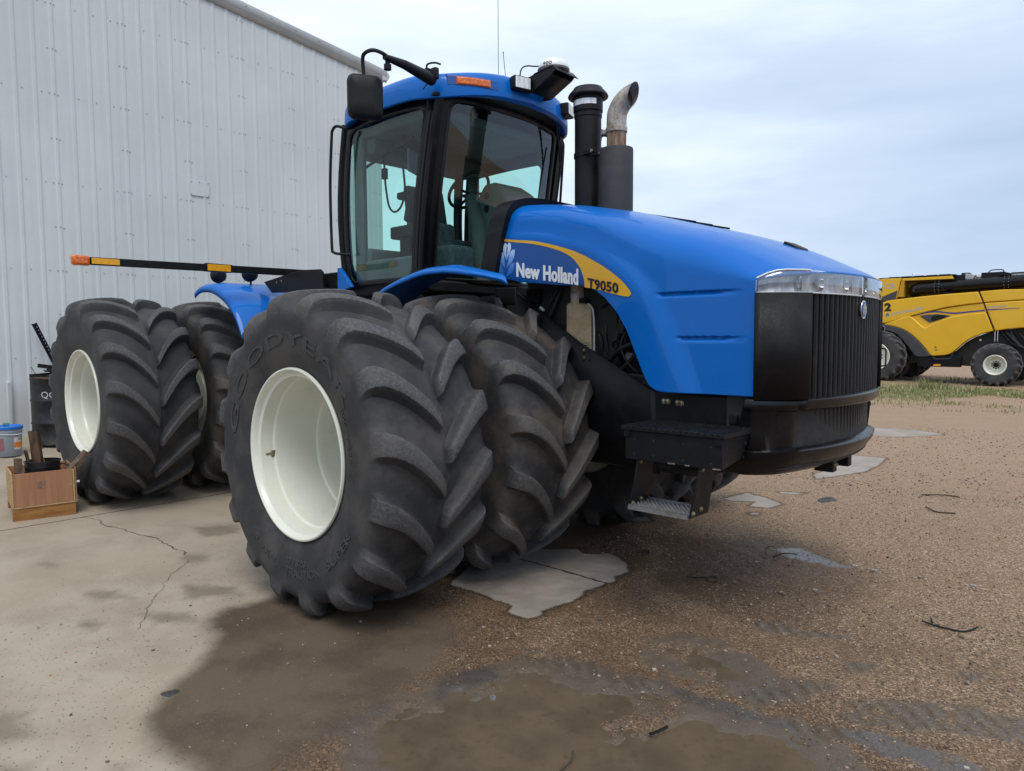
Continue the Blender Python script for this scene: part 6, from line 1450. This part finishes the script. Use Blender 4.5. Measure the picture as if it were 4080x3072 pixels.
plank('timber_post', O + U * .075 + Vb * .16 + Zv * .01, O + U * .075 + Vb * .18 + Zv * .452, .092, .045, M['wood_old'], 'upright brown timber block in the left corner of the crate', 'timber', -1.3)
plank('timber_plank', O + U * .26 + Vb * .09 + Zv * .02, O + U * .655 + Vb * .10 + Zv * .468, .10, .05, M['wood_old'], 'grey weathered plank sticking out of the crate towards the rear tyre', 'plank', .15)
mb = MB(); c = O + U * .17 + Vb * .14 + Zv * .19
rows = []
for i in range(7):
    a = PI / 2 * i / 6; rows.append([tuple(c + Vector((.09 * math.cos(a) * math.cos(b) * (1 + .15 * math.sin(3 * b)), .11 * math.cos(a) * math.sin(b), .10 * math.sin(a) + .012 * math.sin(5 * b) * math.cos(a)))) for b in np.linspace(0, 2 * PI, 20, endpoint=False)])
mb.grid(np.array(rows), cv=True); rows0 = [tuple(Vector(p) - Zv * .18) for p in rows[0]]; mb.grid(np.array([rows0, rows[0]]), cv=True)
obj('plastic_sack', mb, M['white_plastic'], loc=c - Zv * .18, label='crumpled white sack in the crate in front of the black bucket', cat='sack')
mb = MB(); mb.tube(bez([(-6.7, -2.40, .42), (-6.74, -2.36, .47), (-6.78, -2.31, .50), (-6.80, -2.27, .48), (-6.78, -2.25, .42), (-6.74, -2.27, .36)], 5), .008, 8); obj('wire_loop', mb, M['scrap'], loc=(-6.74, -2.27, .35), label='rusty wire loop between the lidded bucket and the oil drum', cat='wire')
mb = MB(); mb.bb(-6.9, -6.86, -1.70, -1.66, onr(-6.9), onr(-6.9) + .27); mb.lathe([(.02, .27), (.012, .30), (.012, .33), (.0005, .33)], (-6.88, -1.68, onr(-6.9)), 'z', 12); obj('bottle', mb, M['white_plastic'], loc=(-6.88, -1.68, onr(-6.9)), bevel=.008, label='white bottle standing between the oil drum and the rear tyre', cat='bottle')
# ------------------------------------------------------------------ litter on the yard
def ring(name, x, y, r, t, tilt, label, cat, mat=None, group=None):
    x, y = gq((x, y)); mb = MB(); RM = Euler((tilt, tilt * .4, 0)).to_matrix(); z0 = r * abs(math.sin(tilt)) * .75 + .004
    rows = [[tuple(Vector((x, y, z0)) + RM @ Vector((rr * math.cos(a), rr * math.sin(a), h))) for a in np.linspace(0, 2 * PI, 32, endpoint=False)] for rr, h in ((r, -t), (r, t), (r - .003, t), (r - .003, -t))]
    mb.grid(np.array(rows), cu=True, cv=True); return obj(name, mb, mat or M['galv'], loc=(x, y, 0), label=label, cat=cat, group='rings lying on the gravel yard')
dull = surf('dull steel', (.12, .12, .115), (.06, .055, .05), 30, rough=.5, metal=.7)
ring('hose_clamp', .95, .06, .040, .006, .12, 'flat steel ring lying near the inner front tyre', 'ring', dull)
ring('hose_clamp', 1.67, -.18, .040, .006, .25, 'grey ring on the wet gravel below the step', 'ring', dull)
ring('hose_clamp', 1.73, .70, .045, .006, 1.0, 'ring standing half upright in the dark wet gravel', 'ring', dull)
def washer(x, y, r, label):
    x, y = gq((x, y)); mb = MB(); mb.lathe([(r * .5, 0), (r, 0), (r, .003), (r * .5, .003)], (x, y, .004), 'z', 24, closed=True); obj('washer', mb, M['galv'], loc=(x, y, .004), label=label, cat='washer', group='washers on the gravel yard')
washer(3.08, .96, .018, 'bright washer on the gravel at the right'); washer(2.32, .86, .018, 'washer at the edge of the wet patch')
def hexn(x, y, z, r, label):
    x, y = gq((x, y)); mb = MB(); mb.lathe([(r * .55, .0), (r, 0), (r, .012), (r * .55, .012)], (x, y, z), 'z', 6, closed=True); obj('hex_nut', mb, M['galv'], loc=(x, y, z), label=label, cat='nut', group='steel nuts on the yard')
hexn(1.67, -2.44, -.012, .017, 'steel hex nut at the edge of the large puddle'); hexn(2.47, .82, .004, .018, 'steel nut on the gravel beside the wet patch'); hexn(2.30, .10, .004, .014, 'small steel nut on brown gravel in front of the step')
def strip(name, pts, r, mat, label, cat, flat=False):
    pts = [(*gq(p), p[2]) for p in pts]; mb = MB(); mb.tube(bez(pts, 6), r, 6); obj(name, mb, mat, loc=pts[0], label=label, cat=cat, group={'twig': 'twigs lying on the yard', 'cable_tie': 'black cable ties and straps on the yard'}.get(name))
strip('cable_tie', [(2.99, -.03, .02), (3.06, -.035, .012), (3.19, -.02, .008), (3.235, .04, .01), (3.26, .09, .02)], .0055, M['black_satin'], 'long black cable tie curving over the gravel', 'cable tie')
strip('cable_tie', [(3.04, .0, .012), (3.02, .05, .02)], .005, M['black_satin'], 'black tie end lying across the long cable tie', 'cable tie')
strip('twig', [(2.05, 3.89, .012), (2.15, 3.96, .014), (2.25, 4.04, .012), (2.39, 4.03, .012)], .007, M['twig'], 'thin bent twig far out on the gravel', 'twig')
strip('twig', [(2.24, 3.28, .015), (2.30, 3.20, .015), (2.38, 3.13, .012), (2.52, 3.19, .012)], .007, M['twig'], 'dark twig curved like a hook on the gravel', 'twig')
strip('twig', [(2.25, -2.54, .0), (2.29, -2.60, .004), (2.30, -2.69, .0)], .004, M['twig'], 'thin stick lying in the large puddle', 'twig')
strip('bolt_shank', [(2.43, -2.22, .008), (2.45, -2.17, .010), (2.46, -2.12, .012)], .007, M['black_satin'], 'black bolt at the right edge of the large puddle', 'bolt')
strip('cable_tie', [(1.78, .62, .01), (1.82, .72, .03), (1.90, .80, .02)], .005, M['black_satin'], 'short black strap on the wet gravel under the nose', 'strap')
strip('cable_tie', [(1.50, -.25, .01), (1.58, -.20, .012), (1.66, -.10, .01)], .004, M['black_satin'], 'thin black strap on dark gravel below the step', 'strap')
def blob(name, x, y, s, h, mat, label, cat, seed, z=None):
    x, y = gq((x, y)); r_ = np.random.default_rng(seed); mb = MB(); rows = []; ph = r_.random(4) * 6
    for i in range(6):
        a = PI / 2 * i / 5; rows.append([(x + s[0] * math.cos(a) * math.cos(b) * (1 + .25 * math.sin(3 * b + ph[0]) + .12 * math.sin(7 * b + ph[1])), y + s[1] * math.cos(a) * math.sin(b) * (1 + .2 * math.sin(2 * b + ph[2])), (z or 0) + h * math.sin(a) * (1 + .25 * math.sin(4 * b + ph[3])) - .002) for b in np.linspace(0, 2 * PI, 24, endpoint=False)])
    mb.grid(np.array(rows), cv=True); obj(name, mb, mat, loc=(x, y, z or 0), label=label, cat=cat)
blob('clod', .455, -3.505, (.035, .050), .008, surf('tar', (.03, .028, .026), (.05, .045, .04), 60, rough=.45, bmp=(90, .6, .006)), 'flat black lump of tar on the edge of the wet concrete', 'clod', 1)
blob('rag', 1.36, 3.0, (.09, .14), .02, surf('wet rag', (.03, .028, .026), (.06, .055, .05), 20, rough=.7, bmp=(40, .6, .01)), 'dark scrap of rag on the gravel in front of the bumper', 'rag', 2)
mb = MB(); mb.box((1.0, 20.3, .05), (1.0, .12, .09), Euler((0, 0, .1)).to_matrix()); 
mb = MB(); mb.box((-3.35, 20.6, .045), (.75, .16, .09), Euler((0, .02, .06)).to_matrix()); obj('timber_block', mb, M['wood_old'], loc=(-3.35, 20.6, 0), bevel=.006, label='short grey timber lying in the grass by the tractor nose', cat='timber')
mb = MB(); mb.box((-.12, 9.15, .012), (.35, .05, .012), Euler((0, 0, -.6)).to_matrix()); obj('pale_strip', mb, M['white_plastic'], loc=(-.12, 9.15, .004), label='white plastic strip on the pale dry patch beyond the bumper', cat='strip')

# loose stones: one object, far too many to count
m, nt = new_mat('pebbles'); gi = N(nt, 'ShaderNodeNewGeometry')
c = ramp(nt, gi.outputs['Random Per Island'], [(0, (.05, .042, .036)), (.3, (.13, .098, .070)), (.55, (.22, .165, .115)), (.75, (.33, .26, .19)), (.9, (.42, .36, .29)), (1, (.34, .20, .10))])
finish(nt, c, .75, normal=bump(nt, noise(nt, gi.outputs['Position'], 300, 3), .4, .002)); M['stone'] = m
bm = bmesh.new(); bmesh.ops.create_icosphere(bm, subdivisions=1, radius=1); bv = np.array([v.co[:] for v in bm.verts]); bf = np.array([[v.index for v in f.verts] for f in bm.faces]); bm.free()
def scatter(n, xr, yr, ok, smin, smax, seed, power=2.5):
    r_ = np.random.default_rng(seed); p = np.stack([r_.uniform(*xr, n), r_.uniform(*yr, n)], 1); p = p[ok(p)]
    s = smin + (smax - smin) * r_.random(len(p)) ** power; return p, s
def grav(p): return (sd_poly(p, CONC) < -.05) & (np.max([sd_poly(p, q) for q in ISL], 0) < 0) & (np.maximum(sd_poly(p, PUD), sd_poly(p, PUD2)) < -.03)
sets = [scatter(9000, (.3, 4.2), (-3.2, .6), grav, .0024, .007, 1), scatter(9000, (.3, 5.0), (-.5, 4.5), grav, .0032, .009, 2), scatter(5000, (.2, 7), (4, 11), grav, .007, .018, 3),
        scatter(650, (.5, 4.2), (-3, 3), grav, .007, .017, 7, 3), scatter(700, (-2.2, 1.2), (-4.4, -2.0), lambda p: sd_poly(p, CONC) > .02, .0018, .006, 4, 3), scatter(60, (-1.5, 1.3), (-4.2, -2.2), lambda p: sd_poly(p, CONC) > .02, .005, .012, 8), scatter(500, (1.5, 3.1), (-3.3, -1.9), lambda p: sd_poly(p, PUD) > .04, .002, .006, 9)]
p = np.concatenate([s[0] for s in sets]); s = np.concatenate([s[1] for s in sets]); n = len(p)
inp = (np.maximum(sd_poly(p, PUD), sd_poly(p, PUD2)) > 0)
sc = s[:, None, None] * rng.uniform(.6, 1.25, (n, 1, 3)) * np.array([1, 1, .7]); vv = bv[None] * sc * rng.uniform(.8, 1.15, (n, len(bv), 1))
a = rng.uniform(0, 2 * PI, n); ca, sa = np.cos(a)[:, None], np.sin(a)[:, None]; vx = vv[..., 0] * ca - vv[..., 1] * sa; vy = vv[..., 0] * sa + vv[..., 1] * ca
z0 = gz(p[:, 0]) + s * .22 - inp * .016
V = np.stack([vx + p[:, 0, None], vy + p[:, 1, None], vv[..., 2] + z0[:, None]], -1).reshape(-1, 3); F = (bf[None] + (np.arange(n) * len(bv))[:, None, None]).reshape(-1, 3)
me = bpy.data.meshes.new('pebbles'); me.from_pydata(V.tolist(), [], F.tolist()); me.materials.append(m); o = bpy.data.objects.new('pebbles', me); COL.objects.link(o)
setp(o, 'loose pale and brown pebbles strewn over the gravel yard', 'pebbles', 'stuff')
# grass under and before the combine
m, nt = new_mat('grass blades'); gi = N(nt, 'ShaderNodeNewGeometry')
c = ramp(nt, gi.outputs['Random Per Island'], [(0, (.12, .16, .045)), (.3, (.18, .22, .07)), (.6, (.29, .28, .12)), (.8, (.38, .33, .18)), (1, (.44, .37, .22))])
finish(nt, c, .6, spec=.3); 
r_ = np.random.default_rng(31); vs = []; fs = []
cl = np.stack([r_.uniform(-5, 4, 1700), 19.9 + r_.normal(0, 1.3, 1700)], 1); cl = np.concatenate([cl, np.stack([r_.uniform(-5, 4, 330), r_.uniform(22.5, 29.5, 330)], 1), np.stack([r_.uniform(-3, 4, 70), r_.uniform(14.5, 17.5, 70)], 1)])
cl = cl[vnoise(cl, .45, 9) + .4 * vnoise(cl, 1.3, 10) > .60]
tall = {(-1.95, 21.1): (.42, 150), (-1.55, 21.0): (.34, 90), (-.55, 20.2): (.30, 110), (-3.3, 19.8): (.22, 120)}
todo = [(c_, r_.uniform(.03, .13) * (1.35 if r_.random() < .15 else 1), int(r_.integers(14, 34)), .22) for c_ in cl] + [(np.array(k), h, n_, .16) for k, (h, n_) in tall.items()]
for c_, hh, nb, sp in todo:
    for _ in range(nb):
        x, y = c_ + r_.normal(0, sp, 2); h = hh * r_.uniform(.4, 1.15); a = r_.uniform(0, 2 * PI); ln = h * r_.uniform(.15, .7); w = r_.uniform(.005, .011)
        dx_, dy_ = math.cos(a), math.sin(a); k = len(vs)
        vs += [(x - dy_ * w, y + dx_ * w, -.01), (x + dy_ * w, y - dx_ * w, -.01), (x + dx_ * ln * .35 + dy_ * w * .8, y + dy_ * ln * .35 - dx_ * w * .8, h * .65), (x + dx_ * ln * .35 - dy_ * w * .8, y + dy_ * ln * .35 + dx_ * w * .8, h * .65), (x + dx_ * ln, y + dy_ * ln, h)]
        fs += [(k, k + 1, k + 2, k + 3), (k + 3, k + 2, k + 4)]
me = bpy.data.meshes.new('grass'); me.from_pydata(vs, [], fs); me.materials.append(m); o = bpy.data.objects.new('grass', me); COL.objects.link(o)
setp(o, 'patchy green grass growing in front of the yellow combine harvester', 'grass', 'stuff')

tractor.location.z = .045
